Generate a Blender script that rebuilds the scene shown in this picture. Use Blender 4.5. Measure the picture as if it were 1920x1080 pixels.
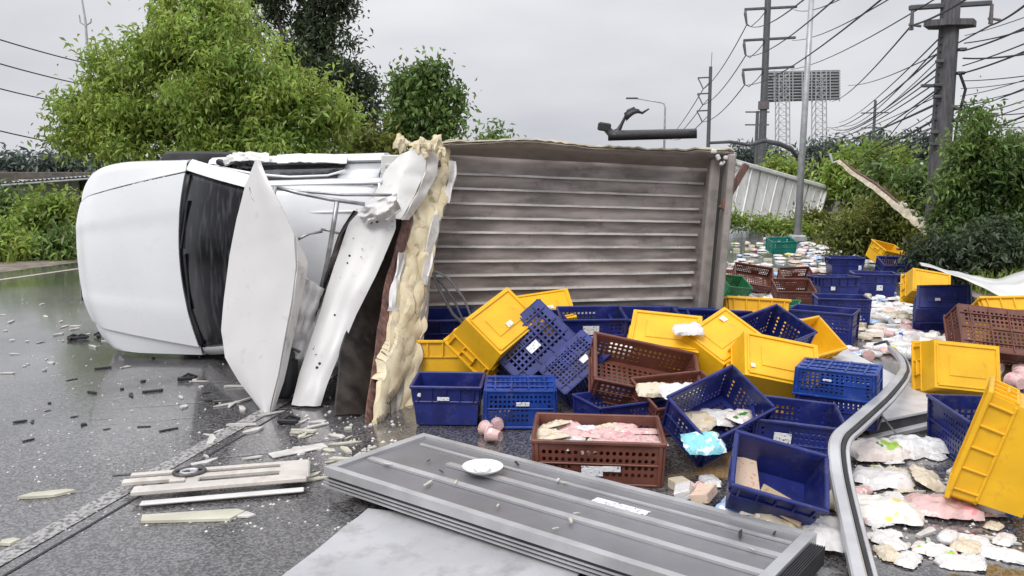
import bpy, bmesh, math, random
import numpy as np
from mathutils import Vector, Matrix, noise as mnoise
R = math.radians
random.seed(7); rng = np.random.default_rng(7)
for o in list(bpy.data.objects): bpy.data.objects.remove(o)
S = bpy.context.scene; C = S.collection
# ------------------------------------------------------------------ camera
F = 1478.0; PITCH = R(7.5); CH = 1.6
cam = bpy.data.cameras.new('camera'); camo = bpy.data.objects.new('camera', cam); C.objects.link(camo)
cam.sensor_width = 36; cam.lens = 36*F/1920; cam.clip_start = 0.05; cam.clip_end = 3000
camo.location = (0, 0, CH); camo.rotation_euler = (R(90)-PITCH, 0, 0)
S.camera = camo
# ------------------------------------------------------------------ sky and sun (overcast)
SUN_EL, SUN_AZ = R(50), R(205)
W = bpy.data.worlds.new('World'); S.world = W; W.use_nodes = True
nt = W.node_tree; nt.nodes.clear()
def wn(t, **k):
    n = nt.nodes.new(t)
    for a, b in k.items(): setattr(n, a, b)
    return n
sky = wn('ShaderNodeTexSky', sky_type='NISHITA', sun_disc=False, sun_elevation=SUN_EL, sun_rotation=SUN_AZ, air_density=1.0, dust_density=4.0, ozone_density=1.0)
hs = wn('ShaderNodeHueSaturation'); hs.inputs['Saturation'].default_value = 0.12
tc = wn('ShaderNodeTexCoord'); mp = wn('ShaderNodeMapping'); mp.inputs['Scale'].default_value = (1.0, 1.0, 3.2)
nz = wn('ShaderNodeTexNoise'); nz.inputs['Scale'].default_value = 2.1; nz.inputs['Detail'].default_value = 5; nz.inputs['Roughness'].default_value = .5
rp = wn('ShaderNodeValToRGB')
rp.color_ramp.elements[0].position = .32; rp.color_ramp.elements[0].color = (5.3, 5.42, 5.9, 1)
rp.color_ramp.elements[1].position = .68; rp.color_ramp.elements[1].color = (7.4, 7.48, 7.75, 1)
mx = wn('ShaderNodeMix', data_type='RGBA'); mx.inputs[0].default_value = .9
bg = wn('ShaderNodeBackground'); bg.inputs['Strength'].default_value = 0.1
wo = wn('ShaderNodeOutputWorld'); L = nt.links.new
L(sky.outputs[0], hs.inputs['Color']); L(tc.outputs['Generated'], mp.inputs[0]); L(mp.outputs[0], nz.inputs[0]); L(nz.outputs[0], rp.inputs[0])
L(hs.outputs[0], mx.inputs[6]); L(rp.outputs[0], mx.inputs[7]); 
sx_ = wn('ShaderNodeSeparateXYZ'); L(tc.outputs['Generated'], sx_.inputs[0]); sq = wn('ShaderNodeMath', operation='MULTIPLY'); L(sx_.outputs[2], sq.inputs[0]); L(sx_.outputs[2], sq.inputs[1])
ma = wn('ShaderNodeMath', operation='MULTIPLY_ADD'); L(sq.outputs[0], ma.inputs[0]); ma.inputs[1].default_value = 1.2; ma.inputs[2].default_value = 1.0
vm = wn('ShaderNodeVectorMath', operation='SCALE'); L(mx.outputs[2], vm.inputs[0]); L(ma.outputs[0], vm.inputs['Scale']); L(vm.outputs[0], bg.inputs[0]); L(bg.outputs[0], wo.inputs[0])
sl = bpy.data.lights.new('sun', 'SUN'); sl.energy = 1.5; sl.angle = R(25); sl.color = (1, .97, .93)
slo = bpy.data.objects.new('sun', sl); C.objects.link(slo)
# direction to the sun: azimuth measured clockwise from +Y
sd = Vector((math.sin(SUN_AZ)*math.cos(SUN_EL), math.cos(SUN_AZ)*math.cos(SUN_EL), math.sin(SUN_EL)))
slo.rotation_euler = sd.to_track_quat('Z', 'Y').to_euler()
vs = S.view_settings; vs.view_transform = 'Standard'; vs.look = 'None'; vs.gamma = 1; vs.exposure = 0.22
# ------------------------------------------------------------------ pixel -> place helpers (photo pixels, 1920 x 1080)
FW = Vector((0, math.cos(PITCH), -math.sin(PITCH))); UP = Vector((0, math.sin(PITCH), math.cos(PITCH))); CAM = Vector((0, 0, CH))
def ray(u, v): return Vector(((u-960)/F, 0, 0)) + UP*((540-v)/F) + FW
def at(u, v, Y):
    d = ray(u, v); return CAM + d*(Y/d.y)
def gnd(u, v, z=0.0):
    d = ray(u, v); return CAM + d*((z-CH)/d.z)
# ------------------------------------------------------------------ materials
MATS = {}
def mat(name, col, rough=.5, metal=0, var=.08, nscale=6, bump=0, bscale=60, spec=.5, col2=None, coat=0, dirt=0, dirtcol=(.09,.07,.055), sub=0, coords='Object', detail=6, mixlo=.35, mixhi=.65, stretch=None, island=0, rvar=.1, dscale=3.0, dlo=.5):
    m = bpy.data.materials.new(name); m.use_nodes = True; n = m.node_tree; N = n.nodes; l = n.links.new
    b = N['Principled BSDF']; b.inputs['Roughness'].default_value = rough; b.inputs['Metallic'].default_value = metal
    b.inputs['Specular IOR Level'].default_value = spec
    if coat: b.inputs['Coat Weight'].default_value = coat; b.inputs['Coat Roughness'].default_value = .12
    t = N.new('ShaderNodeTexCoord'); src = t.outputs[coords]
    if stretch:
        mp = N.new('ShaderNodeMapping'); mp.inputs['Scale'].default_value = stretch; l(src, mp.inputs[0]); src = mp.outputs[0]
    nz = N.new('ShaderNodeTexNoise'); nz.inputs['Scale'].default_value = nscale; nz.inputs['Detail'].default_value = detail; l(src, nz.inputs[0])
    r = N.new('ShaderNodeValToRGB'); c2 = col2 or tuple(max(0, c*(1-2*var)) for c in col); c1 = col if col2 else tuple(min(1, c*(1+var)) for c in col)
    r.color_ramp.elements[0].position = mixlo; r.color_ramp.elements[0].color = (*c2, 1)
    r.color_ramp.elements[1].position = mixhi; r.color_ramp.elements[1].color = (*c1, 1)
    l(nz.outputs[0], r.inputs[0]); out = r.outputs[0]
    if dirt:
        nd = N.new('ShaderNodeTexNoise'); nd.inputs['Scale'].default_value = dscale; nd.inputs['Detail'].default_value = 9; nd.inputs['Roughness'].default_value = .68; l(t.outputs[coords], nd.inputs[0])
        rd = N.new('ShaderNodeMapRange'); rd.inputs[1].default_value = dlo; rd.inputs[2].default_value = dlo+.22; rd.inputs[3].default_value = 0; rd.inputs[4].default_value = dirt; l(nd.outputs[0], rd.inputs[0])
        mm = N.new('ShaderNodeMix'); mm.data_type = 'RGBA'; l(rd.outputs[0], mm.inputs[0]); l(out, mm.inputs[6]); mm.inputs[7].default_value = (*dirtcol, 1); out = mm.outputs[2]
    if island:
        g = N.new('ShaderNodeNewGeometry'); h = N.new('ShaderNodeHueSaturation'); mr = N.new('ShaderNodeMapRange'); mr.inputs[3].default_value = 1-island; mr.inputs[4].default_value = 1+island
        l(g.outputs['Random Per Island'], mr.inputs[0]); l(mr.outputs[0], h.inputs['Value']); l(out, h.inputs['Color']); out = h.outputs[0]
        mr2 = N.new('ShaderNodeMapRange'); mr2.inputs[3].default_value = .475; mr2.inputs[4].default_value = .515; l(g.outputs['Random Per Island'], mr2.inputs[0]); l(mr2.outputs[0], h.inputs['Hue'])
    l(out, b.inputs['Base Color'])
    if rvar:
        rr = N.new('ShaderNodeMapRange'); rr.inputs[3].default_value = max(.02, rough-rvar); rr.inputs[4].default_value = min(1, rough+rvar); l(nz.outputs[0], rr.inputs[0]); l(rr.outputs[0], b.inputs['Roughness'])
    if bump:
        nb = N.new('ShaderNodeTexNoise'); nb.inputs['Scale'].default_value = bscale; nb.inputs['Detail'].default_value = 4; l(src, nb.inputs[0])
        bp = N.new('ShaderNodeBump'); bp.inputs['Strength'].default_value = bump; bp.inputs['Distance'].default_value = .01; l(nb.outputs[0], bp.inputs['Height']); l(bp.outputs[0], b.inputs['Normal'])
    MATS[name] = m; return m
def leafmat(name, col, col2, trans=.35, island=.3):
    m = mat(name, col, rough=.36, col2=col2, nscale=.9, island=island, coords='Object', rvar=0, spec=.5)
    n = m.node_tree; N = n.nodes; b = N['Principled BSDF']; src = b.inputs['Base Color'].links[0].from_socket
    tr = N.new('ShaderNodeBsdfTranslucent'); mxs = N.new('ShaderNodeMixShader'); mxs.inputs[0].default_value = trans
    n.links.new(src, tr.inputs[0]); n.links.new(b.outputs[0], mxs.inputs[1]); n.links.new(tr.outputs[0], mxs.inputs[2]); n.links.new(mxs.outputs[0], N['Material Output'].inputs[0]); return m
def printmat(name, base, inks, scale=30, rough=.2):
    """printed packaging or a sticker: blocks of ink on a base colour"""
    m = bpy.data.materials.new(name); m.use_nodes = True; n = m.node_tree; N = n.nodes; l = n.links.new; b = N['Principled BSDF']; b.inputs['Roughness'].default_value = rough
    t = N.new('ShaderNodeTexCoord'); oi = N.new('ShaderNodeObjectInfo'); ad = N.new('ShaderNodeVectorMath'); l(t.outputs['Object'], ad.inputs[0]); l(oi.outputs['Random'], ad.inputs[1])
    cur = None
    for k, (ink, sc, lo) in enumerate(inks):
        nz = N.new('ShaderNodeTexNoise'); nz.inputs['Scale'].default_value = sc*scale/30; nz.inputs['Detail'].default_value = 2; nz.noise_dimensions = '4D'; nz.inputs['W'].default_value = k*3.7; l(ad.outputs[0], nz.inputs[0])
        mr = N.new('ShaderNodeMapRange'); mr.inputs[1].default_value = lo; mr.inputs[2].default_value = lo+.03; l(nz.outputs[0], mr.inputs[0])
        mm = N.new('ShaderNodeMix'); mm.data_type = 'RGBA'; l(mr.outputs[0], mm.inputs[0])
        if cur is None: mm.inputs[6].default_value = (*base, 1)
        else: l(cur, mm.inputs[6])
        mm.inputs[7].default_value = (*ink, 1); cur = mm.outputs[2]
    nb = N.new('ShaderNodeTexNoise'); nb.inputs['Scale'].default_value = 34; nb.inputs['Detail'].default_value = 3; nb.inputs['Distortion'].default_value = .8; l(ad.outputs[0], nb.inputs[0])
    bp = N.new('ShaderNodeBump'); bp.inputs['Strength'].default_value = .55 if rough < .3 else .1; bp.inputs['Distance'].default_value = .012; l(nb.outputs[0], bp.inputs['Height']); l(bp.outputs[0], b.inputs['Normal'])
    l(cur, b.inputs['Base Color']); MATS[name] = m; return m

mat('paint_white', (.79,.80,.82), .28, var=.02, nscale=2, coat=.5, dirt=.25, dirtcol=(.46,.44,.43), dscale=4, dlo=.56, rvar=.05)
mat('sheet_white', (.66,.65,.635), .36, var=.05, nscale=3, dirt=.45, dirtcol=(.33,.28,.27), dscale=6, dlo=.53, bump=.12, bscale=14)
mat('sheet_scuffed', (.60,.59,.585), .34, var=.02, nscale=2, dirt=.5, dirtcol=(.34,.25,.26), dscale=11, dlo=.585, bump=.05, bscale=8)
mat('sheet_grimy', (.70,.68,.66), .45, var=.08, nscale=3, dirt=.7, dirtcol=(.16,.12,.11), dscale=7, dlo=.55, bump=.2, bscale=14)
mat('glass_dark', (.07,.07,.08), .16, nscale=5, stretch=(5,3,.7), rvar=.08, spec=.22, col2=(.006,.006,.009), mixlo=.50, mixhi=.78, detail=8)
mat('black_plastic', (.022,.022,.025), .45, var=.2, bump=.2, bscale=40)
mat('rubber', (.03,.03,.032), .7, var=.2, bump=.2, bscale=50)
mat('rubber_light', (.07,.072,.08), .6, var=.2)
mat('steel', (.42,.42,.43), .38, metal=.85, var=.15, nscale=14, dirt=.4, dirtcol=(.2,.17,.15))
mat('steel_dark', (.13,.12,.12), .5, metal=.6, var=.3, nscale=14)
mat('alu', (.56,.56,.57), .4, metal=.55, var=.06, nscale=5, dirt=.35, dirtcol=(.33,.31,.31), dscale=6, bump=.06, bscale=20)
mat('alu_panel', (.235,.23,.245), .36, metal=.35, var=.08, nscale=3, dirt=.45, dirtcol=(.20,.19,.19), dscale=9, dlo=.48, bump=.10, bscale=120)
mat('panel_white', (.60,.60,.615), .38, var=.05, dirt=.5, dirtcol=(.36,.34,.34), dscale=7, dlo=.5, bump=.05, bscale=25)
mat('sheet_floor', (.43,.43,.445), .36, var=.08, nscale=2, dirt=.7, dirtcol=(.2,.19,.19), dscale=5, dlo=.5, bump=.06, bscale=20)
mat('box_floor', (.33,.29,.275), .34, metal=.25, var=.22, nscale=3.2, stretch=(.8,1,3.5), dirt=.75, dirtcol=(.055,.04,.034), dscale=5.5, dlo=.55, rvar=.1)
mat('box_rib', (.56,.53,.51), .28, metal=.25, var=.2, nscale=6, stretch=(.5,1,3), dirt=.6, dirtcol=(.06,.045,.038), dscale=9, dlo=.57, rvar=.1)
mat('box_frame', (.38,.35,.33), .4, metal=.2, var=.15, nscale=8, dirt=.6, dirtcol=(.12,.09,.075), dscale=8)
mat('foam', (.76,.69,.50), .95, var=.1, nscale=7, col2=(.64,.53,.34), bump=.35, bscale=90, dirt=.75, dirtcol=(.30,.18,.12), dscale=7, dlo=.53)
mat('foam_pale', (.66,.60,.46), .95, var=.1, nscale=9, col2=(.42,.36,.27), bump=.6, bscale=40)
mat('wood_brown', (.17,.085,.07), .7, var=.3, nscale=7, stretch=(6,6,1), bump=.4, bscale=30)
mat('grime_dark', (.045,.036,.032), .5, var=.4, nscale=7, dirt=.5, dirtcol=(.35,.33,.3), dscale=13, dlo=.62)
mat('yellow_plastic', (.83,.46,.012), .42, var=.06, nscale=5, dirt=.6, dirtcol=(.33,.17,.03), dscale=11, dlo=.56, rvar=.06)
mat('blue_plastic', (.015,.024,.165), .34, var=.2, nscale=5, dirt=.55, dirtcol=(.10,.10,.15), dscale=13, dlo=.54, rvar=.12)
mat('toplit_blue_plastic', (.010,.045,.26), .32, var=.2, nscale=5, dirt=.55, dirtcol=(.12,.15,.24), dscale=13, dlo=.54)  # brighter copy of the blue plastic, light from above put into the colour
mat('brown_plastic', (.15,.052,.036), .36, var=.15, nscale=5, dirt=.5, dirtcol=(.22,.13,.10), dscale=12, dlo=.55)
mat('green_plastic', (.015,.16,.06), .4, var=.15)
mat('teal_plastic', (.01,.2,.15), .4, var=.15)
printmat('sticker', (.78,.78,.8), [((.12,.14,.22), 60, .60), ((.55,.6,.75), 25, .62)])
printmat('sticker_pink', (.85,.75,.66), [((.75,.3,.25), 50, .58)])
printmat('pk_white', (.72,.70,.69), [((.55,.2,.25), 24, .68), ((.25,.35,.65), 20, .7)])
printmat('pk_cream', (.66,.58,.45), [((.62,.45,.25), 22, .62), ((.6,.25,.15), 30, .70)])
printmat('pk_pink', (.66,.44,.42), [((.75,.25,.3), 20, .62), ((.85,.8,.78), 18, .6)])
printmat('pk_clear', (.66,.66,.66), [((.8,.8,.8), 30, .5)], rough=.18)
printmat('pk_blue', (.35,.52,.80), [((.85,.87,.9), 20, .56)])
printmat('pk_cyan', (.25,.62,.70), [((.8,.85,.88), 24, .56)])
printmat('pk_green', (.78,.70,.66), [((.32,.55,.06), 9, .56), ((.06,.22,.03), 14, .66)])
printmat('pk_yellow', (.80,.76,.70), [((.75,.66,.08), 14, .58), ((.7,.3,.2), 24, .7)])
printmat('card', (.52,.40,.25), [((.42,.30,.18), 16, .58)], rough=.85)
printmat('card_print', (.68,.52,.40), [((.62,.30,.22), 40, .6), ((.75,.65,.3), 20, .66)], rough=.75)
mat('cap_blue', (.03,.16,.55), .35); mat('cap_red', (.55,.03,.04), .35); mat('bottle_white', (.80,.80,.82), .3, var=.03)
mat('chip_white', (.62,.60,.57), .7, var=.15); mat('chip_foam', (.58,.56,.46), .9, var=.15); mat('chip_dark', (.03,.03,.03), .6)
mat('concrete', (.28,.27,.275), .85, var=.15, nscale=9, bump=.2, bscale=30)
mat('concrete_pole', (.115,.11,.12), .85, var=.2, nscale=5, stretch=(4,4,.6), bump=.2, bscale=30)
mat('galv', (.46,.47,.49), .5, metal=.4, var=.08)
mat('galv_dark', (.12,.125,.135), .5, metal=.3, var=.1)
mat('wire', (.035,.035,.04), .6)
mat('insulator', (.15,.13,.13), .3)
mat('cont_white', (.76,.75,.745), .5, var=.05, nscale=2, dirt=.4, dirtcol=(.42,.38,.35), dscale=2, stretch=(3,3,.7))
mat('cont_seam', (.16,.15,.15), .6, var=.2)
mat('roof_sheet', (.42,.43,.44), .5, var=.1); mat('house_wall', (.5,.48,.45), .8, var=.1); mat('house_dark', (.10,.085,.075), .8, var=.2)
mat('bark', (.09,.07,.055), .9, var=.3, nscale=8, bump=.6, bscale=20)
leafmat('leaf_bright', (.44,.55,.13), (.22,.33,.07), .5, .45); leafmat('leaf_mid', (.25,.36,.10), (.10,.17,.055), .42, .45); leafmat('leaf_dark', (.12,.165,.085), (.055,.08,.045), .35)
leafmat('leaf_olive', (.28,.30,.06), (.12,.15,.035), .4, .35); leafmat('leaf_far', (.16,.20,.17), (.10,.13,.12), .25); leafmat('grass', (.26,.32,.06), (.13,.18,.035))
mat('earth', (.10,.085,.055), .95, var=.3, nscale=2, col2=(.06,.085,.03), bump=.5, bscale=12)
mat('shoulder', (.24,.20,.165), .85, var=.25, nscale=3, bump=.5, bscale=40)
mat('line_white', (.38,.37,.36), .5, var=.1, nscale=45, col2=(.11,.105,.105), mixlo=.40, mixhi=.56, detail=12, bump=.3, bscale=90)
mat('line_yellow', (.50,.44,.32), .5, var=.1, nscale=9, col2=(.26,.23,.19), mixlo=.3, mixhi=.5)
# wet asphalt: aggregate, patches, puddle gloss
def asphalt():
    m = bpy.data.materials.new('asphalt'); m.use_nodes = True; n = m.node_tree; N = n.nodes; l = n.links.new; b = N['Principled BSDF']
    t = N.new('ShaderNodeTexCoord')
    v = N.new('ShaderNodeTexVoronoi'); v.inputs['Scale'].default_value = 95; l(t.outputs['Object'], v.inputs[0])
    v2 = N.new('ShaderNodeTexNoise'); v2.inputs['Scale'].default_value = 42; v2.inputs['Detail'].default_value = 6; l(t.outputs['Object'], v2.inputs[0])
    r = N.new('ShaderNodeValToRGB'); r.color_ramp.elements[0].position = .25; r.color_ramp.elements[0].color = (.035,.034,.035,1); r.color_ramp.elements[1].position = .85; r.color_ramp.elements[1].color = (.16,.153,.156,1)
    sep = N.new('ShaderNodeSeparateColor'); l(v.outputs['Color'], sep.inputs[0]); l(sep.outputs[0], r.inputs[0])
    big = N.new('ShaderNodeTexNoise'); big.inputs['Scale'].default_value = .55; big.inputs['Detail'].default_value = 7; big.inputs['Roughness'].default_value = .6; l(t.outputs['Object'], big.inputs[0])
    mr = N.new('ShaderNodeMapRange'); mr.inputs[1].default_value = .35; mr.inputs[2].default_value = .68; mr.inputs[3].default_value = .75; mr.inputs[4].default_value = 1.45; l(big.outputs[0], mr.inputs[0])
    hv = N.new('ShaderNodeHueSaturation'); l(r.outputs[0], hv.inputs['Color']); l(mr.outputs[0], hv.inputs['Value']); l(hv.outputs[0], b.inputs['Base Color'])
    wet = N.new('ShaderNodeTexNoise'); wet.inputs['Scale'].default_value = .42; wet.inputs['Detail'].default_value = 6; wet.noise_dimensions = '4D'; wet.inputs['W'].default_value = 2.2; l(t.outputs['Object'], wet.inputs[0])
    rr = N.new('ShaderNodeMapRange'); rr.inputs[1].default_value = .38; rr.inputs[2].default_value = .62; rr.inputs[3].default_value = .10; rr.inputs[4].default_value = .30; l(wet.outputs[0], rr.inputs[0]); l(rr.outputs[0], b.inputs['Roughness'])
    ad = N.new('ShaderNodeMath'); ad.operation = 'ADD'; l(v.outputs['Distance'], ad.inputs[0]); l(v2.outputs[0], ad.inputs[1])
    bs = N.new('ShaderNodeMapRange'); bs.inputs[1].default_value = .38; bs.inputs[2].default_value = .62; bs.inputs[3].default_value = .05; bs.inputs[4].default_value = .22; l(wet.outputs[0], bs.inputs[0])
    bp = N.new('ShaderNodeBump'); bp.inputs['Distance'].default_value = .006; l(bs.outputs[0], bp.inputs['Strength']); l(ad.outputs[0], bp.inputs['Height']); l(bp.outputs[0], b.inputs['Normal'])
    cw = N.new('ShaderNodeMapRange'); cw.inputs[1].default_value = .36; cw.inputs[2].default_value = .60; cw.inputs[3].default_value = 1.0; cw.inputs[4].default_value = .55; l(wet.outputs[0], cw.inputs[0]); l(cw.outputs[0], b.inputs['Coat Weight'])
    b.inputs['Coat Roughness'].default_value = .10; b.inputs['Coat IOR'].default_value = 1.45
    MATS['asphalt'] = m
asphalt()
# ------------------------------------------------------------------ mesh and object helpers
def link(o, parent=None):
    C.objects.link(o)
    if parent is not None: o.parent = parent
    return o
def tag(o, label, cat, group=None):
    o['label'] = label; o['category'] = cat
    if group: o['group'] = group
    return o
def struct(o, kind='structure'): o['kind'] = kind; return o
def empty(name, loc=(0,0,0), label=None, cat=None, group=None):
    o = bpy.data.objects.new(name, None); o.location = loc; o.empty_display_size = .1; C.objects.link(o)
    if label: tag(o, label, cat, group)
    return o
class MB:
    def __init__(s): s.v = []; s.f = []
    def add(s, vs, fs):
        n = len(s.v); s.v += [tuple(p) for p in vs]; s.f += [tuple(i+n for i in f) for f in fs]; return s
    def box(s, c, d, M=None, ch=None):
        """chamfered box, centre c, size d, optional 3x3 M"""
        hx, hy, hz = d[0]/2, d[1]/2, d[2]/2; ch = min(d)*.18 if ch is None else ch; ch = min(ch, min(hx,hy,hz)*.9); bm = bmesh.new()
        bmesh.ops.create_cube(bm, size=1.0); bmesh.ops.scale(bm, vec=Vector(d), verts=bm.verts)
        if ch > 0: bmesh.ops.bevel(bm, geom=bm.edges[:], offset=ch, segments=1, affect='EDGES')
        bm.verts.ensure_lookup_table(); vs = []
        for v in bm.verts:
            p = v.co.copy(); p = (M @ p) if M is not None else p; vs.append(p+Vector(c))
        s.add(vs, [[v.index for v in f.verts] for f in bm.faces]); bm.free(); return s
    def beam(s, a, b, w, h=None, up=(0,0,1), ch=None):
        a, b = Vector(a), Vector(b); d = b-a; z = d.normalized(); u = Vector(up)
        if abs(z.dot(u)) > .98: u = Vector((1,0,0))
        x = u.cross(z).normalized(); y = z.cross(x); M = Matrix((x,y,z)).transposed()
        return s.box((a+b)/2, (w, h or w, d.length), M, ch)
    def tube(s, pts, r, n=8, cap=True):
        pts = [Vector(p) for p in pts]; k = len(pts); rs = r if isinstance(r, (list,tuple)) else [r]*k; rings = []; prev = None
        for i, p in enumerate(pts):
            t = (pts[min(i+1,k-1)]-pts[max(i-1,0)]).normalized(); u = prev if prev is not None else (Vector((0,0,1)) if abs(t.z) < .9 else Vector((1,0,0)))
            x = (u - t*u.dot(t)); x = x.normalized() if x.length > 1e-6 else t.orthogonal().normalized(); y = t.cross(x); prev = x
            rings.append([p + x*math.cos(2*math.pi*j/n)*rs[i] + y*math.sin(2*math.pi*j/n)*rs[i] for j in range(n)])
        vs = [q for rg in rings for q in rg]; fs = [(i*n+j, i*n+(j+1)%n, (i+1)*n+(j+1)%n, (i+1)*n+j) for i in range(k-1) for j in range(n)]
        if cap: fs += [tuple(range(n))[::-1], tuple((k-1)*n+j for j in range(n))]
        return s.add(vs, fs)
    def lathe(s, prof, n=14, M=None):
        vs = []; k = len(prof)
        for r, z in prof:
            for j in range(n):
                a = 2*math.pi*j/n; p = Vector((r*math.cos(a), r*math.sin(a), z)); vs.append((M @ p) if M is not None else p)
        fs = [(i*n+j, i*n+(j+1)%n, (i+1)*n+(j+1)%n, (i+1)*n+j) for i in range(k-1) for j in range(n)]
        fs += [tuple(range(n))[::-1], tuple((k-1)*n+j for j in range(n))]
        return s.add(vs, fs)
    def slab(s, poly, h0, h1, M=None):
        """prism over a polygon in xy"""
        n = len(poly); vs = [Vector((x,y,h0)) for x,y in poly]+[Vector((x,y,h1)) for x,y in poly]
        if M is not None: vs = [M @ p for p in vs]
        return s.add(vs, [tuple(range(n))[::-1], tuple(range(n,2*n))]+[(i,(i+1)%n,n+(i+1)%n,n+i) for i in range(n)])
    def grid(s, pts):
        """pts[i][j] sheet"""
        a, b = len(pts), len(pts[0]); return s.add([p for r in pts for p in r], [(i*b+j, i*b+j+1, (i+1)*b+j+1, (i+1)*b+j) for i in range(a-1) for j in range(b-1)])
    def shell(s, pts, t):
        """closed sheet of thickness t (vector or amount along the mean normal)"""
        a, b = len(pts), len(pts[0]); P = [[Vector(p) for p in r] for r in pts]; Q = []
        for i in range(a):
            row = []
            for j in range(b):
                du = P[min(i+1,a-1)][j]-P[max(i-1,0)][j]; dv = P[i][min(j+1,b-1)]-P[i][max(j-1,0)]; nn = du.cross(dv)
                nn = nn.normalized() if nn.length > 1e-9 else Vector((0,1,0)); row.append(P[i][j]+nn*t)
            Q.append(row)
        m = a*b; vs = [p for r in P for p in r]+[p for r in Q for p in r]; fs = []
        for i in range(a-1):
            for j in range(b-1):
                q = (i*b+j, i*b+j+1, (i+1)*b+j+1, (i+1)*b+j); fs += [q, tuple(m+x for x in q[::-1])]
        bd = [j for j in range(b)]+[i*b+b-1 for i in range(1,a)]+[(a-1)*b+j for j in range(b-2,-1,-1)]+[i*b for i in range(a-2,0,-1)]
        for i in range(len(bd)):
            x, y = bd[i], bd[(i+1)%len(bd)]; fs.append((y, x, m+x, m+y))
        return s.add(vs, fs)
    def panel(s, A, B, Cc, D, t, nx=1, ny=1, hole=None, sides=4, size=.62, twist=0):
        """plate A-B-C-D (A->B is x, A->D is y) of thickness t inward, with a grid of real holes"""
        A,B,Cc,D = map(Vector,(A,B,Cc,D)); nrm = (B-A).cross(D-A).normalized(); off = -nrm*t
        P = lambda u,v: A*(1-u)*(1-v)+B*u*(1-v)+Cc*u*v+D*(1-u)*v
        def q4(a,b,c,d): s.add([a,b,c,d,a+off,b+off,c+off,d+off],[(0,1,2,3),(7,6,5,4)])
        if hole is None: nx = ny = 1
        for i in range(nx):
            for j in range(ny):
                u0,u1,v0,v1 = i/nx,(i+1)/nx,j/ny,(j+1)/ny
                if hole is None or not hole(i,j): q4(P(u0,v0),P(u1,v0),P(u1,v1),P(u0,v1)); continue
                um,vm = (u0+u1)/2,(v0+v1)/2; hu,hv = (u1-u0)/2,(v1-v0)/2
                out = [(u0,v0),(um,v0),(u1,v0),(u1,vm),(u1,v1),(um,v1),(u0,v1),(u0,vm)] if sides == 8 else [(u0,v0),(u1,v0),(u1,v1),(u0,v1)]
                k = len(out); a0 = -3*math.pi/4; rr = size*(1.0 if sides == 8 else 1.30)
                inn = [(um+hu*rr*math.cos(a0+2*math.pi*q/k+twist), vm+hv*rr*math.sin(a0+2*math.pi*q/k+twist)) for q in range(k)]
                vs = [P(*p) for p in out]+[P(*p) for p in inn]; vs = vs+[p+off for p in vs]; fs = []
                for q in range(k):
                    w = (q+1)%k; fs += [(q,w,k+w,k+q), (3*k+q,3*k+w,2*k+w,2*k+q), (k+q,k+w,3*k+w,3*k+q)]
                s.add(vs, fs)
        s.add([A,B,Cc,D,A+off,B+off,Cc+off,D+off],[(1,0,4,5),(2,1,5,6),(3,2,6,7),(0,3,7,4)]); return s
    def mesh(s, name, m, smooth=False, angle=None):
        me = bpy.data.meshes.new(name); me.from_pydata(s.v, [], s.f); me.update(); me.materials.append(MATS[m])
        if smooth:
            me.polygons.foreach_set('use_smooth', [True]*len(me.polygons))
            if angle: 
                try: me.set_sharp_from_angle(angle=R(angle))
                except Exception: pass
        return me
    def build(s, name, m, parent=None, smooth=False, angle=None):
        o = bpy.data.objects.new(name, s.mesh(name, m, smooth, angle))
        return link(o, parent)
def inst(name, me, parent=None, M=None):
    o = bpy.data.objects.new(name, me); link(o, parent)
    if M is not None: o.matrix_local = M
    return o
def rel(o, pts): return [Vector(p)-o.location for p in pts]
def fix_normals(o):
    bm = bmesh.new(); bm.from_mesh(o.data); bmesh.ops.remove_doubles(bm, verts=bm.verts, dist=1e-5); bmesh.ops.recalc_face_normals(bm, faces=bm.faces); bm.to_mesh(o.data); bm.free(); return o
def frame(zd, xd, loc):
    z = Vector(zd).normalized(); x = Vector(xd); x = (x - z*x.dot(z)).normalized(); y = z.cross(x)
    M = Matrix((x,y,z)).transposed().to_4x4(); M.translation = loc; return M
# ================================================================== THE SETTING
RD = Vector((.196,.981,0)).normalized(); RN = Vector((RD.y,-RD.x,0))
def rp3(q, s, z=0): p = RN*q + RD*s; return Vector((p.x,p.y,z))
def strip(name, q0, q1, s0, s1, z, m, n=1):
    b = MB()
    for i in range(n):
        a, c = s0+(s1-s0)*i/n, s0+(s1-s0)*(i+1)/n
        b.add([rp3(q0,a,z),rp3(q1,a,z),rp3(q1,c,z),rp3(q0,c,z)],[(0,1,2,3)])
    return struct(b.build(name, m))
b = MB(); b.add([(-1500,-300,-.06),(1500,-300,-.06),(1500,2500,-.06),(-1500,2500,-.06)],[(0,1,2,3)]); struct(b.build('ground','earth'))
strip('road', -12.0, 4.3, -40, 500, 0, 'asphalt')
strip('road_shoulder', -13.6, -12.0, -40, 500, -.004, 'shoulder')
strip('verge_path', 4.3, 4.9, -40, 500, -.004, 'shoulder')
strip('lane_marking', -2.84, -2.73, -3, 9.6, .004, 'line_white')
strip('lane_marking', -2.84, -2.72, 14, 90, .004, 'line_white')
strip('edge_marking', -11.12, -10.98, -40, 300, .004, 'line_yellow')
strip('road_joint', -2.66, -2.645, -3, 60, .003, 'rubber')
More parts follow.
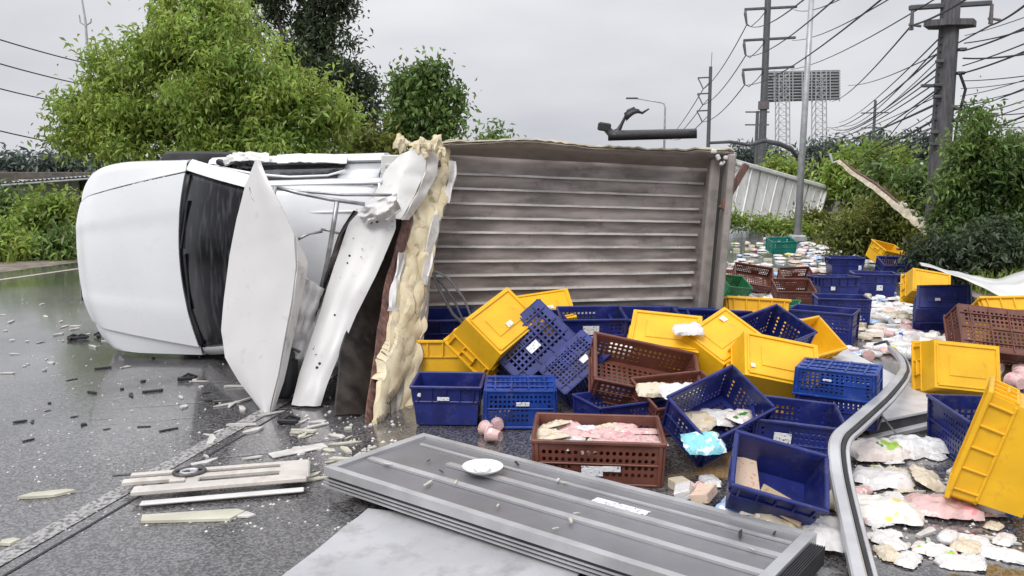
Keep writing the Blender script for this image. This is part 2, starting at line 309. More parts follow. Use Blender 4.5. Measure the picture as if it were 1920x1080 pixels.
# earth bank on the right, low rise on the left
def bank(name, q0, q1, h, s0, s1):
    pts = []
    for i in range(60):
        s = s0+(s1-s0)*i/59; row = []
        for j in range(14):
            t = j/13; q = q0+(q1-q0)*t; z = -.03+h*math.sin(min(1,t*1.8)*math.pi/2)+ .18*mnoise.noise(Vector((q*.6,s*.35,1)))*min(1,t*4)
            row.append(rp3(q,s,z))
        pts.append(row)
    return struct(MB().grid(pts).build(name,'earth',smooth=True))
bank('earth_bank', 4.9, 30, .75, 6, 140); bank('roadside_bank', -13.6, -45, .35, -2, 120)

sc_=MB()
for k in range(26):
    p=gnd(random.uniform(150,620),random.uniform(690,900),.0035); d=Vector((random.gauss(.9,.15),random.gauss(.25,.12),0)).normalized(); l_=random.uniform(.15,.9); w_=random.uniform(.002,.006); n_=Vector((-d.y,d.x,0)); pr=None
    for q in range(6):
        c=p+d*l_*q/5+n_*.02*mnoise.noise(Vector((k,q*.6,0))); a_,b2_=c-n_*w_*(1-abs(q/2.5-1)),c+n_*w_*(1-abs(q/2.5-1))
        if pr: sc_.add([pr[0],pr[1],b2_,a_],[(0,1,2,3)])
        pr=(a_,b2_)
struct(sc_.build('road_scrapes','line_white'))
# ------------------------------------------------------------------ foliage
def leaf_mesh(name, m, blobs, count, size, droop=.5, aspect=2.6, shell=.55):
    """leaves: folded pointed blades spread through ellipsoids given as (centre, rx, ry, rz)"""
    w = np.array([b[1]*b[2]*b[3] for b in blobs])**.67; w /= w.sum(); idx = rng.choice(len(blobs), count, p=w)
    ce = np.array([tuple(b[0]) for b in blobs])[idx]; ra = np.array([[b[1],b[2],b[3]] for b in blobs])[idx]
    d = rng.normal(size=(count,3)); d /= np.linalg.norm(d,axis=1)[:,None]; rad = shell+(1-shell)*rng.random(count)**.6; rad *= 1+.12*rng.normal(size=count)*(rng.random(count)<.5)
    P = ce + d*ra*rad[:,None]
    # twigs: pull leaves into little sprays
    k = max(1,count//9); seeds = P[rng.integers(0,count,k)]; si = rng.integers(0,k,count); mask = rng.random(count) < .72
    P[mask] = seeds[si[mask]] + rng.normal(size=(mask.sum(),3))*size*1.15
    dirv = d*.55 + rng.normal(size=(count,3))*.6; dirv[:,2] -= droop*rng.random(count); dirv /= np.linalg.norm(dirv,axis=1)[:,None]
    sd = np.cross(dirv, rng.normal(size=(count,3))*.5+np.array([0,0,1.])); sd /= np.linalg.norm(sd,axis=1)[:,None]+1e-9; nn = np.cross(sd,dirv)
    ln = size*(.6+.8*rng.random(count))[:,None]; wd = ln/aspect
    a = P; c = P+dirv*ln - nn*ln*.12; mid = P+dirv*ln*.45 + nn*ln*.06; l_ = mid-sd*wd*.5+nn*wd*.16; r_ = mid+sd*wd*.5+nn*wd*.16
    V = np.stack([a,r_,c,l_],1).reshape(-1,3); me = bpy.data.meshes.new(name); n = count
    tri = np.stack([np.arange(n)*4,np.arange(n)*4+1,np.arange(n)*4+2,np.arange(n)*4,np.arange(n)*4+2,np.arange(n)*4+3],1).reshape(-1)
    me.vertices.add(n*4); me.vertices.foreach_set('co', V.astype(np.float32).reshape(-1)); me.loops.add(n*6); me.loops.foreach_set('vertex_index', tri.astype(np.int32)); me.polygons.add(n*2)
    me.polygons.foreach_set('loop_start', (np.arange(n*2)*3).astype(np.int32)); me.polygons.foreach_set('loop_total', np.full(n*2,3,np.int32)); me.update(); me.validate(); me.materials.append(MATS[m]); return me
def plant(name, label, cat, px, Y, m, count, size, base=None, trunk=.12, group=None, dy=.8, droop=.5, aspect=2.6, shell=.55, partname='crown', limbs=True, clump=9):
    bl = []
    for (u,v,r) in px:
        p = at(u,v,Y+random.uniform(-.5,.5)*r*Y/F*dy); k = r*Y/F; bl.append((p,k*random.uniform(.95,1.15),k*random.uniform(.95,1.25),k*random.uniform(.8,.95)))
    main = list(bl); bl = []
    for (p,a_,b2,c_) in main:
        for k_ in range(clump):
            dv = Vector((random.gauss(0,1),random.gauss(0,1),random.gauss(.15,1))).normalized(); rr_ = random.uniform(.4,.95); f_ = random.uniform(.2,.40)
            bl.append((p+Vector((dv.x*a_,dv.y*b2,dv.z*c_))*rr_,a_*f_,b2*f_,c_*f_*.72))
    bx = sum(b_[0].x for b_ in main)/len(main) if base is None else at(base,400,Y).x
    e = empty(name,(bx,Y,0),label,cat,group); bl2 = [(b_[0]-e.location,*b_[1:]) for b_ in bl]
    inst(partname, leaf_mesh(partname,m,bl2,count,size,droop,aspect,shell), e)
    if limbs:
        t = MB(); topz = max(b_[0].z for b_ in bl2); h0 = max(.2,topz*.3); pts = [Vector((0,0,-.2)),Vector((.05,0,h0*.5)),Vector((random.uniform(-.1,.1),0,h0)),Vector((random.uniform(-.2,.2),.1,topz*.75))]
        t.tube(pts,[trunk*1.25,trunk,trunk*.85,trunk*.25],9)
        for b_ in [(q_[0]-e.location,*q_[1:]) for q_ in main]:
            st = pts[2].lerp(pts[3], random.uniform(0,.5)); mid = (st+b_[0])/2+Vector((0,0,.12*b_[1])); t.tube([st,mid,b_[0]+Vector((0,0,.4*b_[3]))],[trunk*.5,trunk*.3,trunk*.08],6)
        t.build('trunk' if cat=='tree' else 'stem','bark',e,smooth=True)
    return e
# far left
plant('broadleaf_tree','big bright green tree behind the overturned cab, tallest on the left','tree',
  [(385,40,95),(330,95,80),(440,95,85),(265,130,60),(360,150,105),(470,165,110),(560,205,85),(605,250,60),(250,215,95),(190,120,36),(205,165,50),(165,215,55),(128,195,28),(150,260,50),(300,250,95),(400,245,110),(500,255,100),(225,270,60),(590,215,60),(640,210,26),(345,20,60)],20,'leaf_bright',46000,.17,trunk=.22,base=360,droop=1.0,aspect=2.8,shell=.2,clump=18)
plant('broadleaf_tree','dark tall loose-crowned tree rising behind the bright green tree','tree',
  [(505,20,42),(560,60,62),(620,60,50),(640,20,26),(590,120,62),(640,140,50),(540,120,50),(655,190,42),(690,165,24),(700,200,20),(680,230,30),(500,-30,45),(590,-40,60),(660,260,40),(645,-10,22)],27,'leaf_dark',15000,.20,trunk=.2,base=590,droop=.6,shell=.3)
plant('broadleaf_tree','small rounded green tree standing alone behind the foam wall','tree',
  [(800,150,38),(770,170,34),(835,185,34),(790,205,45),(845,225,26),(765,230,34),(810,250,42),(745,262,28),(740,140,10),(860,190,12)],23,'leaf_mid',7000,.19,trunk=.1,base=800,droop=.8,aspect=2.2,shell=.15)
plant('broadleaf_tree','tiny tree top peeping over the torn cargo box','tree',[(925,262,24),(905,270,18),(950,272,18),(925,285,30)],40,'leaf_mid',900,.3,trunk=.1)
plant('shrub','pale leafy shrub between the cab top and the small round tree','shrub',[(690,270,30),(720,285,30),(660,285,34),(740,300,30)],22,'leaf_olive',1500,.2,trunk=.05)
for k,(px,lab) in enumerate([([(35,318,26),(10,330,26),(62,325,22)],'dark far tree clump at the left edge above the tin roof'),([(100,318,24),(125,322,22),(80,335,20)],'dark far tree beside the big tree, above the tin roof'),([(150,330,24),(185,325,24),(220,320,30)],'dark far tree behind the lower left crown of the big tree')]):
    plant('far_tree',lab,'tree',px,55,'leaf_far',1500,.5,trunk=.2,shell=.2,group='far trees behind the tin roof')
plant('shrub','bright green bushy shrub below the tin roof on the left','shrub',[(95,400,42),(60,430,42),(118,430,30),(100,455,35)],18.5,'leaf_bright',4200,.17,trunk=.05,shell=.3)
plant('shrub','low yellow-green shrub at the left edge of the road','shrub',[(20,470,30),(-15,450,40),(50,475,26),(10,440,24)],17,'leaf_bright',3400,.14,trunk=.04,shell=.3)
plant('shrub','arching fern-like shrub beside the truck nose at the road edge','shrub',[(112,462,26),(125,480,20),(95,485,20),(140,470,20)],17,'leaf_mid',2600,.18,trunk=.03,shell=.2,droop=1.3,aspect=4)
plant('shrub','shaded shrub far left under the eaves of the tin roof','shrub',[(10,385,30),(-20,400,40),(35,395,18)],20,'leaf_mid',1800,.17,trunk=.04,shell=.2)
# right side
plant('shrub','low bright weeds along the foot of the tilted trailer','shrub',[(1375,414,9),(1395,417,10),(1418,420,9),(1440,423,10),(1462,426,10),(1485,428,10),(1508,432,11),(1365,410,9)],23,'leaf_bright',2400,.13,trunk=.02,shell=.1,droop=.2)
plant('shrub','tall dense dark shrub at the right edge of the photo','shrub',
  [(1830,230,34),(1800,280,34),(1860,280,50),(1905,290,40),(1790,340,50),(1850,350,70),(1915,370,70),(1785,410,50),(1840,430,60),(1900,450,70),(1960,330,90),(1800,465,40),(1760,440,30)],13.5,'leaf_mid',24000,.115,trunk=.09,base=1840,shell=.35)
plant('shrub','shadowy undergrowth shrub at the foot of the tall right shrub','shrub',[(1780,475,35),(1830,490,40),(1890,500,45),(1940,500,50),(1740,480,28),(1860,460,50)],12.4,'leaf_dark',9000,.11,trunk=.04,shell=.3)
plant('shrub','yellow-green shrub under the fallen foam strip','shrub',[(1640,430,42),(1690,450,46),(1600,445,36),(1735,465,36),(1660,395,36),(1570,455,26),(1620,470,30),(1700,485,30)],17,'leaf_olive',13000,.12,trunk=.04,shell=.3)
plant('shrub','olive shrub in front of the tilted trailer corner','shrub',[(1600,440,22),(1625,415,26),(1640,445,24),(1570,460,14)],20,'leaf_olive',4200,.17,trunk=.04,shell=.3)
plant('shrub','fresh green shrub beyond the fallen foam strip','shrub',[(1640,340,36),(1690,345,44),(1740,350,42),(1720,385,44),(1765,370,40)],23,'leaf_mid',6000,.2,trunk=.06,shell=.35)
plant('shrub','bright mid-green shrub left of the big utility pole','shrub',[(1600,305,30),(1640,300,26),(1680,305,30),(1570,330,32)],30,'leaf_bright',3200,.26,trunk=.06,shell=.3)
plant('shrub','dark shrub behind the upper corner of the tilted trailer','shrub',[(1560,310,24),(1585,335,28),(1615,365,34),(1550,325,18),(1600,345,30)],36,'leaf_dark',3800,.25,trunk=.06,shell=.2)
plant('shrub','small light green shrub above the tilted trailer by the thin pole','shrub',[(1460,312,20),(1445,322,16),(1485,320,18),(1500,335,20)],44,'leaf_bright',1500,.3,trunk=.05,shell=.3)
plant('shrub','thin weeds growing over the low corner of the trailer','shrub',[(1490,415,12),(1515,410,14),(1540,412,16),(1450,424,10),(1520,432,18)],24,'leaf_olive',1100,.16,trunk=.03,shell=.15)
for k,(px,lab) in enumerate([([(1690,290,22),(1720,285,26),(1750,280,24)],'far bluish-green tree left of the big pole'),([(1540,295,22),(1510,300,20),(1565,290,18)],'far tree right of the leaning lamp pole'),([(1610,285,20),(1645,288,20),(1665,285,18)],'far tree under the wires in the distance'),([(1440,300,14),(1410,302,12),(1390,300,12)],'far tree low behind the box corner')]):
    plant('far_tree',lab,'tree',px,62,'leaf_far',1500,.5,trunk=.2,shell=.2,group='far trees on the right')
def blades(name, spots, n, h, m):
    """grass: uncountable blades over areas (q0,q1,s0,s1)"""
    V=[];Fc=[]
    for (q0,q1,s0,s1,frac) in spots:
        for i in range(int(n*frac)):
            q=random.uniform(q0,q1); s=s0+(s1-s0)*random.random()**1.4; z=-.03+.5*min(1,abs(q-q0)/6); p=rp3(q,s,z); a=random.uniform(0,6.28); hh=h*random.uniform(.4,1.3); w=.012+.018*random.random(); lean=Vector((math.cos(a),math.sin(a),0))*hh*random.uniform(.1,.8); sx=Vector((-math.sin(a),math.cos(a),0))*w
            k=len(V); V+= [p-sx,p+sx,p+lean*.5+Vector((0,0,hh*.7))+sx*.6,p+lean*.5+Vector((0,0,hh*.7))-sx*.6,p+lean+Vector((0,0,hh*.85))]; Fc+=[(k,k+1,k+2,k+3),(k+3,k+2,k+4)]
    b=MB(); b.v=[tuple(p) for p in V]; b.f=Fc; o=b.build(name,m); o['kind']='stuff'; o['label']='unmown green grass along the road edge'; o['category']='grass'; return o
blades('roadside_grass',[(4.5,7.5,9,30,.5),(4.3,6.5,28,60,.22),(-13.2,-16,2,26,.28)],30000,.34,'grass')

# ------------------------------------------------------------------ buildings and far structures
e = empty('house', at(80,430,26)*Vector((1,1,0)) if False else (at(80,430,26).x,26,0),'low house with a pale tin roof behind the left shrubs','house')
def lp(u,v,Y): return at(u,v,Y)-e.location
ms=MB(); A,B_=lp(-40,347,24.5),lp(175,331,24.5); A2,B2=lp(-40,347,24.5)+Vector((-.3,5.5,.10)),lp(175,331,24.5)+Vector((.3,5.5,.10))
n=26
for i in range(n): 
    t0,t1=i/n,(i+1)/n; p0,p1,p2,p3=A.lerp(B_,t0),A.lerp(B_,t1),A2.lerp(B2,t1),A2.lerp(B2,t0); m0,m1=p0.lerp(p1,.5)+Vector((0,0,.05)),p3.lerp(p2,.5)+Vector((0,0,.05)); ms.add([p0,m0,m1,p3,m0,p1,p2,m1],[(0,1,2,3),(4,5,6,7)])
ms.build('roof','roof_sheet',e); MB().beam(A-Vector((0,.03,.06)),B_-Vector((0,.03,.06)),.12,.05).build('fascia_board','roof_sheet',e)
wl=lp(-60,350,26); wr=lp(170,350,26); MB().box(((wl.x+wr.x)/2,0.4,1.0),(wr.x-wl.x,.15,2.0)).build('wall','house_dark',e)
MB().box((lp(75,380,25.7).x,.25,1.0),(2.0,.12,1.5)).build('wall_panel','house_wall',e); MB().box((lp(30,380,25.7).x,.22,.8),(1.5,.12,.9)).build('wall_panel','house_wall',e)
for u in (28,128,145): MB().beam((lp(u,400,25).x,-.95,0),(lp(u,400,25).x,-.95,1.62),.1).build('post','concrete',e)
# white roadside barrier pieces left
bo=empty('low_wall',at(30,436,19)*Vector((1,1,0)),'low pale wall glimpsed through the left shrubs','wall'); MB().box((0,0,.45),(3.2,.15,.22)).build('coping','house_wall',bo); MB().box((0,.02,.17),(3.1,.1,.4)).build('wall','concrete',bo)

# billboard seen from behind
YB=120; bb=empty('billboard',(at(1503,300,YB).x,YB,0),'big billboard seen from behind on two lattice towers','billboard')
def bl(u,v,dy=0): return at(u,v,YB+dy)-bb.location
MB().add([bl(1433,134),bl(1575,131),bl(1574,187),bl(1433,192)],[(0,1,2,3)]).build('face_panel','galv_dark',bb)
for k in range(10):
    v=136+k*5.6; MB().beam(bl(1431,v,-.3),bl(1576,v-2.5,-.3),.14).build('rail','galv',bb)
for k in range(9):
    u=1434+k*17.5; MB().beam(bl(u,132,-.5),bl(u,190,-.5),.16).build('upright','galv',bb)
for uc in (1463,1531):
    tw=MB(); h=.75
    for dx in (-1,1):
        for dyy in (-1,1): tw.beam(bl(uc,138)+Vector((dx*h,dyy*h-1,0)),bl(uc,345)+Vector((dx*h*1.15,dyy*h-1,0)),.14)
    for k in range(15):
        v0,v1=140+k*13,153+k*13
        for sgn in (-1,1):
            tw.beam(bl(uc,v0)+Vector((-h*sgn,-h-1,0)),bl(uc,v1)+Vector((h*sgn,-h-1,0)),.07)
        tw.beam(bl(uc,v1)+Vector((-h,-h-1,0)),bl(uc,v1)+Vector((h,-h-1,0)),.07)
        tw.beam(bl(uc,v0)+Vector((-h,-h-1,0)),bl(uc,v1)+Vector((-h,h-1,0)),.07)
    tw.build('lattice_tower','galv',bb)

# tilted trailer body in the ditch
YT=27; tA,tB,tC,tD=at(1345,294,YT-3),at(1550,352,YT+3),at(1526,428,YT+2),at(1325,408,YT-4)
tr=empty('trailer',(tA.x+2,YT,0),'white box trailer tilted into the roadside ditch','trailer'); dz=Vector((.4,2.4,.15))
def bil(a,b,c,d,s,t): return a*(1-s)*(1-t)+b*s*(1-t)+c*s*t+d*(1-s)*t
q=[p-tr.location for p in (tA,tB,tC,tD)]
MB().add([*q,*[p+dz for p in q]],[(0,1,2,3),(7,6,5,4),(0,4,5,1),(1,5,6,2),(2,6,7,3),(3,7,4,0)]).build('body','cont_white',tr)
out=Vector((0,-.05,0))
MB().beam(q[0]+out,q[1]+out,.14).build('top_rail','cont_white',tr); MB().beam(q[3]+out,q[2]+out,.16).build('bottom_rail','cont_white',tr); MB().beam(q[1]+out,q[2]+out,.12).build('corner_post','cont_white',tr)
for k in range(13):
    s=(k+.5)/13; MB().beam(bil(*q,s,.03)+out*.6,bil(*q,s,.97)+out*.6,.025 if k%3 else .05).build('panel_joint','cont_seam' if k%3==1 else 'cont_white',tr)
MB().beam(q[1]+dz*.5,q[2]+dz*.5,1.5,.1).build('end_shade_plate','cont_seam',tr)  # dark plate standing in for shade on the trailer's end

# ------------------------------------------------------------------ poles
def pole(name,label,u,v0,v1,Y,r0,r1,m,cat='pole',top=None):
    a=at(u if not isinstance(u,tuple) else u[0],v1,Y); base=Vector((a.x,Y,0)); e=empty(name,base,label,cat); z1=at(a.x,v0,Y).z if False else CH+(at(960,v0,Y).z-CH)
    MB().tube([(0,0,-.3),(0,0,z1*.5),(0,0,z1)],[r0,(r0+r1)/2,r1],12).build('shaft',m,e,smooth=True,angle=40); e['top']=z1; return e
def zat(v,Y): return at(960,v,Y).z
# H pole with three cross-arms
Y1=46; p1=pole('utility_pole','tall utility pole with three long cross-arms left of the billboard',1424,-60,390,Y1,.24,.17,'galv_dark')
ARM1=[]
for v in (17,75,130):
    z=zat(v,Y1); a=MB(); a.beam((-1.35,-.2,z-.06),(1.7,.15,z+.16),.14); a.build('cross_arm','galv_dark',p1)
    for dx in (-1.3,):
        MB().tube([(dx,-.2,z-.05),(dx,-.2,z-.3),(dx+.1,-.2,z-.85)],[.05,.09,.06],8).build('insulator','insulator',p1)
        MB().tube([(dx+.1,-.2,z-.85),(dx+.35,-.2,z-1.0),(dx+.8,-.2,z-.6),(dx+1.2,-.15,z-.1)],.025,5).build('jumper_wire','wire',p1)
    ARM1.append(z)
MB().tube([(0,0,zat(205,Y1)),(0,0,zat(190,Y1))],.32,10).build('collar','insulator',p1)
# smaller far pole with arms on one side
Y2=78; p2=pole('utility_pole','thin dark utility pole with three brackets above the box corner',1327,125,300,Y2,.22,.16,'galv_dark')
for v in (145,175,207):
    z=zat(v,Y2); MB().tube([(0,0,z),(-1.2,0,z-.05)],.07,6).build('bracket','galv_dark',p2); MB().tube([(-1.2,0,z-.05),(-.95,0,z-.5),(-.65,0,z-1.1)],.06,6).build('insulator','insulator',p2); MB().tube([(-.65,0,z-1.1),(-.1,0,z-.5)],.04,5).build('brace','galv_dark',p2)
MB().tube([(.05,0,zat(125,Y2)),(.08,0,zat(98,Y2))],.03,5).build('lightning_rod','galv_dark',p2)
# leaning lamp pole in front of the trailer
e=empty('lamp_pole',(at(1497,392,22).x,22,0),'pale leaning street lamp pole in front of the trailer','pole'); t1=at(1529,-40,22)-e.location; t1.y=.2
MB().tube([(0,0,-.2),t1*.5,t1],[.10,.085,.07],12).build('shaft','galv',e,smooth=True); MB().box((0,0,.1),(.4,.4,.2)).build('base_plate','galv',e)
# large concrete pole right
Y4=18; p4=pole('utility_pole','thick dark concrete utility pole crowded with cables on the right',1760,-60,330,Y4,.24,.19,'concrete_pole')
z=zat(14,Y4); MB().beam((-.95,-.1,z-.03),(.95,.1,z+.12),.11).build('cross_arm','galv_dark',p4)
for dx,dz_ in ((-.88,-.08),(.85,.05)):
    MB().tube([(dx,-.1,z+dz_),(dx,-.1,z-.42+dz_)],[.035,.05],8).build('insulator','insulator',p4); MB().tube([(dx-.06,-.1,z-.3+dz_),(dx+.2,-.12,z-.34+dz_)],.03,6).build('clamp','insulator',p4)
z=zat(45,Y4); MB().slab([(-.62,-.1),(-.2,-.32),(.35,-.32),(.6,0),(.3,.3),(-.3,.3)],z-.07,z+.06).build('pole_collar','concrete_pole',p4)
for k in range(9):
    v=95+k*22; zz=zat(v,Y4); sx=random.choice((-1,1)); MB().box((sx*.24,-.16,zz),(.16,.12,.07)).build('cable_bracket','galv_dark',p4)
MB().box((-.42,-.12,zat(162,Y4)),(.34,.08,.07)).build('cable_bracket','galv_dark',p4); MB().tube([(.2,-.2,zat(140,Y4)),(.34,-.22,zat(170,Y4)),(.22,-.2,zat(230,Y4)),(.16,-.2,zat(320,Y4))],.035,6).build('riser_cable','wire',p4)
# far poles
p5=pole('utility_pole','far thin utility pole with two short arms near the big pole',1635,188,300,75,.17,.12,'galv_dark')
for v,w_ in ((212,1.3),(240,1.2)): MB().beam((-w_,0,zat(v,75)),(w_,0,zat(v,75)+.05),.1).build('cross_arm','galv_dark',p5)
MB().box((0,-.1,zat(265,75)),(1.2,.4,.5)).build('transformer','galv_dark',p5)
p6=pole('utility_pole','short far utility pole just left of the lattice billboard legs',1416,208,320,60,.15,.12,'galv_dark')
for v in (210,234,280): MB().beam((-.9,0,zat(v,60)),(.9,0,zat(v,60)),.1).build('cross_arm','galv_dark',p6)
lamp=empty('street_lamp',(at(1246,250,60).x,60,0),'thin curved street lamp rising behind the cargo box','street lamp')
zt=zat(192,60); MB().tube([(0,0,0),(0,0,zt-.4),(-.08,0,zt-.1),(-.35,0,zt),(-2.1,0,zt+.28)],[.1,.07,.06,.055,.045],8).build('mast','galv',lamp,smooth=True); MB().box((-2.5,0,zt+.3),(.85,.25,.12)).build('lamp_head','galv_dark',lamp); MB().tube([(-.9,0,zt+.1),(-1.7,0,zt+.25)],.03,5).build('arm_tie','galv',lamp)
mast=empty('radio_mast',(at(178,300,70).x,70,0),'thin radio mast rising above the left tree','mast'); MB().tube([(0,0,0),(0,0,zat(40,70)),(-.25,0,zat(-20,70))],[.2,.11,.07],6).build('shaft','galv',mast)
MB().tube([(-.5,0,zat(28,70)),(-.45,0,zat(42,70)),(0,0,zat(48,70)),(.45,0,zat(42,70)),(.5,0,zat(35,70))],.07,6).build('antenna_ring','galv',mast)
# ------------------------------------------------------------------ wires
def wire(pts,r,label,group=None,sag=0):
    P=[Vector(p) for p in pts]
    if len(P)==2:
        a,b_=P; P=[a.lerp(b_,t/14)-Vector((0,0,sag*4*(t/14)*(1-t/14))) for t in range(15)]
    o=empty('overhead_wire',P[0]) if False else None
    mb=MB().tube([p-P[0] for p in P],r,5); ob=mb.build('overhead_wire','wire'); ob.location=P[0]; tag(ob,label,'wire',group or label); return ob
p1l=p1.location
for i,z in enumerate(ARM1):
    lab='high power line running from the three-armed pole towards the camera'
    a=p1l+Vector((-1.2,-.2,z-.9)); wire([a,at((1575,1640,1700)[i],(-60,-70,-40)[i],12)],.018,lab,sag=.4)
    wire([p2.location+Vector((-.65,0,zat((145,175,207)[i],Y2)-1.1)),a],.03,'power line between the thin far pole and the three-armed pole',sag=.5)
    wire([p1l+Vector((1.5,.1,z)),at((1660,1745,1830)[i],-50,14)],.016,lab,sag=.3)
    wire([p2.location+Vector((-.65,0,zat((145,175,207)[i],Y2)-1.1)),at((1250,1256,1262)[i],262,170)],.045,'faint power line receding left of the thin far pole',sag=.6)
lab='cables left of the big concrete pole'; ORD='topmost second third fourth fifth sixth seventh eighth ninth tenth eleventh twelfth thirteenth fourteenth lowest'.split()
p4l=p4.location
for k in range(15):
    v=70+k*14; z=zat(v,Y4); far=at(1540+random.uniform(-15,40),225+k*5+random.uniform(-6,6),70); a=p4l+Vector((-.25,-.2,z)); wire([far,a],random.choice((.013,.018,.022,.03)),ORD[k]+' cable from the top reaching the big concrete pole from the left',lab,sag=.25+.5*random.random())
    wire([p4l+Vector((.25,-.2,z)),at(2050,v-100+random.uniform(-60,60)+ (k%4)*18,11+random.uniform(-1,1))],random.choice((.008,.010,.013,.018)),ORD[k]+' cable from the top running right from the big concrete pole','cables right of the big pole',sag=.02+.07*random.random())
for dx,u,v in ((-.88,1560,190),(.85,1590,160)):
    zz=zat(14,Y4)-.4; wire([at(u,v,60),p4l+Vector((dx,-.1,zz))],.02,'power line hung from the cross-arm of the big pole',sag=.35); wire([p4l+Vector((dx,-.1,zz)),at(1960+60*dx,-70,9)],.02,'power line hung from the cross-arm of the big pole',sag=.1)
for k in range(3): wire([p4l+Vector((.2,-.2,zat(200+k*20,Y4))),at(1860+k*30,190+k*25,17.2),at(1960,150+k*60,16)],.012,'slack loop of cable beside the big pole',sag=0)
wire([p4l+Vector((-.2,-.2,zat(170,Y4))),at(1700,215,19),at(1660,265,20),at(1620,290,20.5)],.012,'slack cable drooping into the shrubs left of the big pole')
for k,(v0,v1,u1) in enumerate(((70,122,175),(118,158,158),(167,186,100),(250,266,120))):
    wire([at(-150,v0-45,16),at(u1+60,v1+12,24)],.016,('topmost','second','third','lowest')[k]+' wire crossing the sky on the far left',sag=.1)
# ================================================================== OVERTURNED PICKUP TRUCK (lies on its side, roof to the camera)
TY=8.0; CW=.93                       # wheels' ground plane is at Y=TY, truck's centre line is at z=CW
truck=empty('pickup_truck',(-1.6,TY,0),'white pickup truck overturned on its side with a torn-open cargo box','truck')
ct,st_=math.cos(R(-1.5)),math.sin(R(-1.5)); PIV=Vector((-2.6,0,.93))
def T(a,h,w):
    """cab: a along the truck (world X), h height above the wheels, w across (w=0 centre, + is up)"""
    p=Vector((a,TY-h,CW+w))-Vector((PIV.x,0,PIV.z)); return Vector((p.x*ct+p.z*st_+PIV.x,p.y,-p.x*st_+p.z*ct+PIV.z))-truck.location
def smooth(x): x=max(0,min(1,x)); return x*x*(3-2*x)
def hood_pt(s,t,inset=0):
    # t in -1..1 over the hood, s 0 front .. 1 cowl
    xf=-3.95+.07*abs(t)**3; xr=-2.84-.10*(1-t*t)+.0; a=xf+(xr-xf)*s
    h=.93+.11*s-.035*t*t-.10*(1-smooth(s/.20))**1.6+.012*smooth((abs(t)-.45)/.12)*(1-s*.4)
    return a,h-inset
hw=lambda s: .545+.235*max(0,s)**.75
g=[[T(*hood_pt(i/24,-1+2*j/28),(-1+2*j/28)*(hw(i/24)-.006)) for j in range(29)] for i in range(25)]
fix_normals(MB().shell(g,.018).build('hood','paint_white',truck,smooth=True,angle=40))
for sg in (1,-1):
    # fender rolls from the hood shut line over to the body side
    pts=[]
    for i in range(20):
        s=i/19; row=[]; a,h=hood_pt(s,1)
        for j in range(12):
            q=j/11; wo_=.845+.035*smooth(s*2.2); ww=hw(s)+.006+(wo_-hw(s)-.006)*min(1,q*1.12); hh=h-.006-.045*q-.16*smooth((q-.72)/.28); fx=.17*q**2.2*max(0,1-s*2.2)**2
            row.append(T(a+fx+ (.03*q*(1-s)),hh,sg*ww))
        a2=a+.09*(1-s)**2; arch=.62+.10*math.sin(math.pi*min(1,max(0,(a2+3.65)/.8)))
        row.append(T(a2,min(h-.22,arch+.04),sg*(wo_+.004))); row.append(T(a2,arch-.03,sg*(wo_-.01))); pts.append(row)
    o=fix_normals(MB().shell(pts,.015).build('fender','paint_white',truck,smooth=True,angle=50))
# fascia, grille, headlights, bumper
pts=[[T(hood_pt(0,t)[0]-.03*math.sin(q*2.4)+.10*q*q,.815-.43*q,t*.56*(1.0+.40*min(1,q*2))) for t in [-1+2*j/16 for j in range(17)]] for q in [i/8 for i in range(9)]]
fix_normals(MB().shell(pts,.02).build('front_fascia','paint_white',truck,smooth=True,angle=50))
gr=MB().box(T(-3.99,.66,0),(.04,.16,.74)).build('grille','black_plastic',truck)
for k in range(4): MB().box(T(-4.015,.61+.035*k,0),(.02,.012,.70)).build('grille_bar','steel',gr)
for sg in (1,-1): MB().box(T(-3.80,.70,sg*.60),(.12,.13,.20),None,.04).build('headlight','alu',truck)
pts=[[T(-4.06+.13*abs(t)**3+.02*math.cos(q*6.28),.44-.16*q,t*.84) for t in [-1+2*j/14 for j in range(15)]] for q in (0,.25,.5,.75,1)]
fix_normals(MB().shell(pts,.03).build('front_bumper','paint_white',truck,smooth=True))
# cowl and wipers
pts=[[T(-2.835-.10*(1-t*t)+.05*q,1.030+.008*q,t*.76) for t in [-1+2*j/12 for j in range(13)]] for q in (0,.5,1)]
fix_normals(MB().shell(pts,.012).build('cowl','black_plastic',truck,smooth=True))
# windshield
def ws(s,t): 
    a0=-2.93+.13*t*t; a1=-2.19+.07*t*t; w0,w1=.785,.625; return (a0+(a1-a0)*s, 1.035+(1.615-1.035)*s+.05*math.sin(math.pi*s)+.0*t-.035*t*t, t*(w0+(w1-w0)*s))
g=[[T(*ws(i/14,-1+2*j/20)) for j in range(21)] for i in range(15)]
fix_normals(MB().shell(g,.008).build('windshield','glass_dark',truck,smooth=True))
wp=MB(); 
for (t0,t1) in ((-.55,.1),(.15,.7)):
    p0=T(ws(.03,t0)[0],ws(.03,t0)[1]+.03,ws(.03,t0)[2]); p1_=T(ws(.10,t1)[0],ws(.10,t1)[1]+.03,ws(.10,t1)[2]); MB().beam(p0,p1_,.022,.018).build('wiper','black_plastic',truck)
for sg in (1,-1):
    pl=[]
    for i in range(13):
        s=-.06+1.1*i/12; a,h,w=ws(min(1.05,max(-.05,s)),sg); row=[]
        for j in range(5): q=j/4; row.append(T(a+.02*q,h+.012-.085*q*q,w+sg*(.002+.085*q)))
        pl.append(row)
    fix_normals(MB().shell(pl,.02).build('front_pillar','paint_white',truck,smooth=True,angle=50))
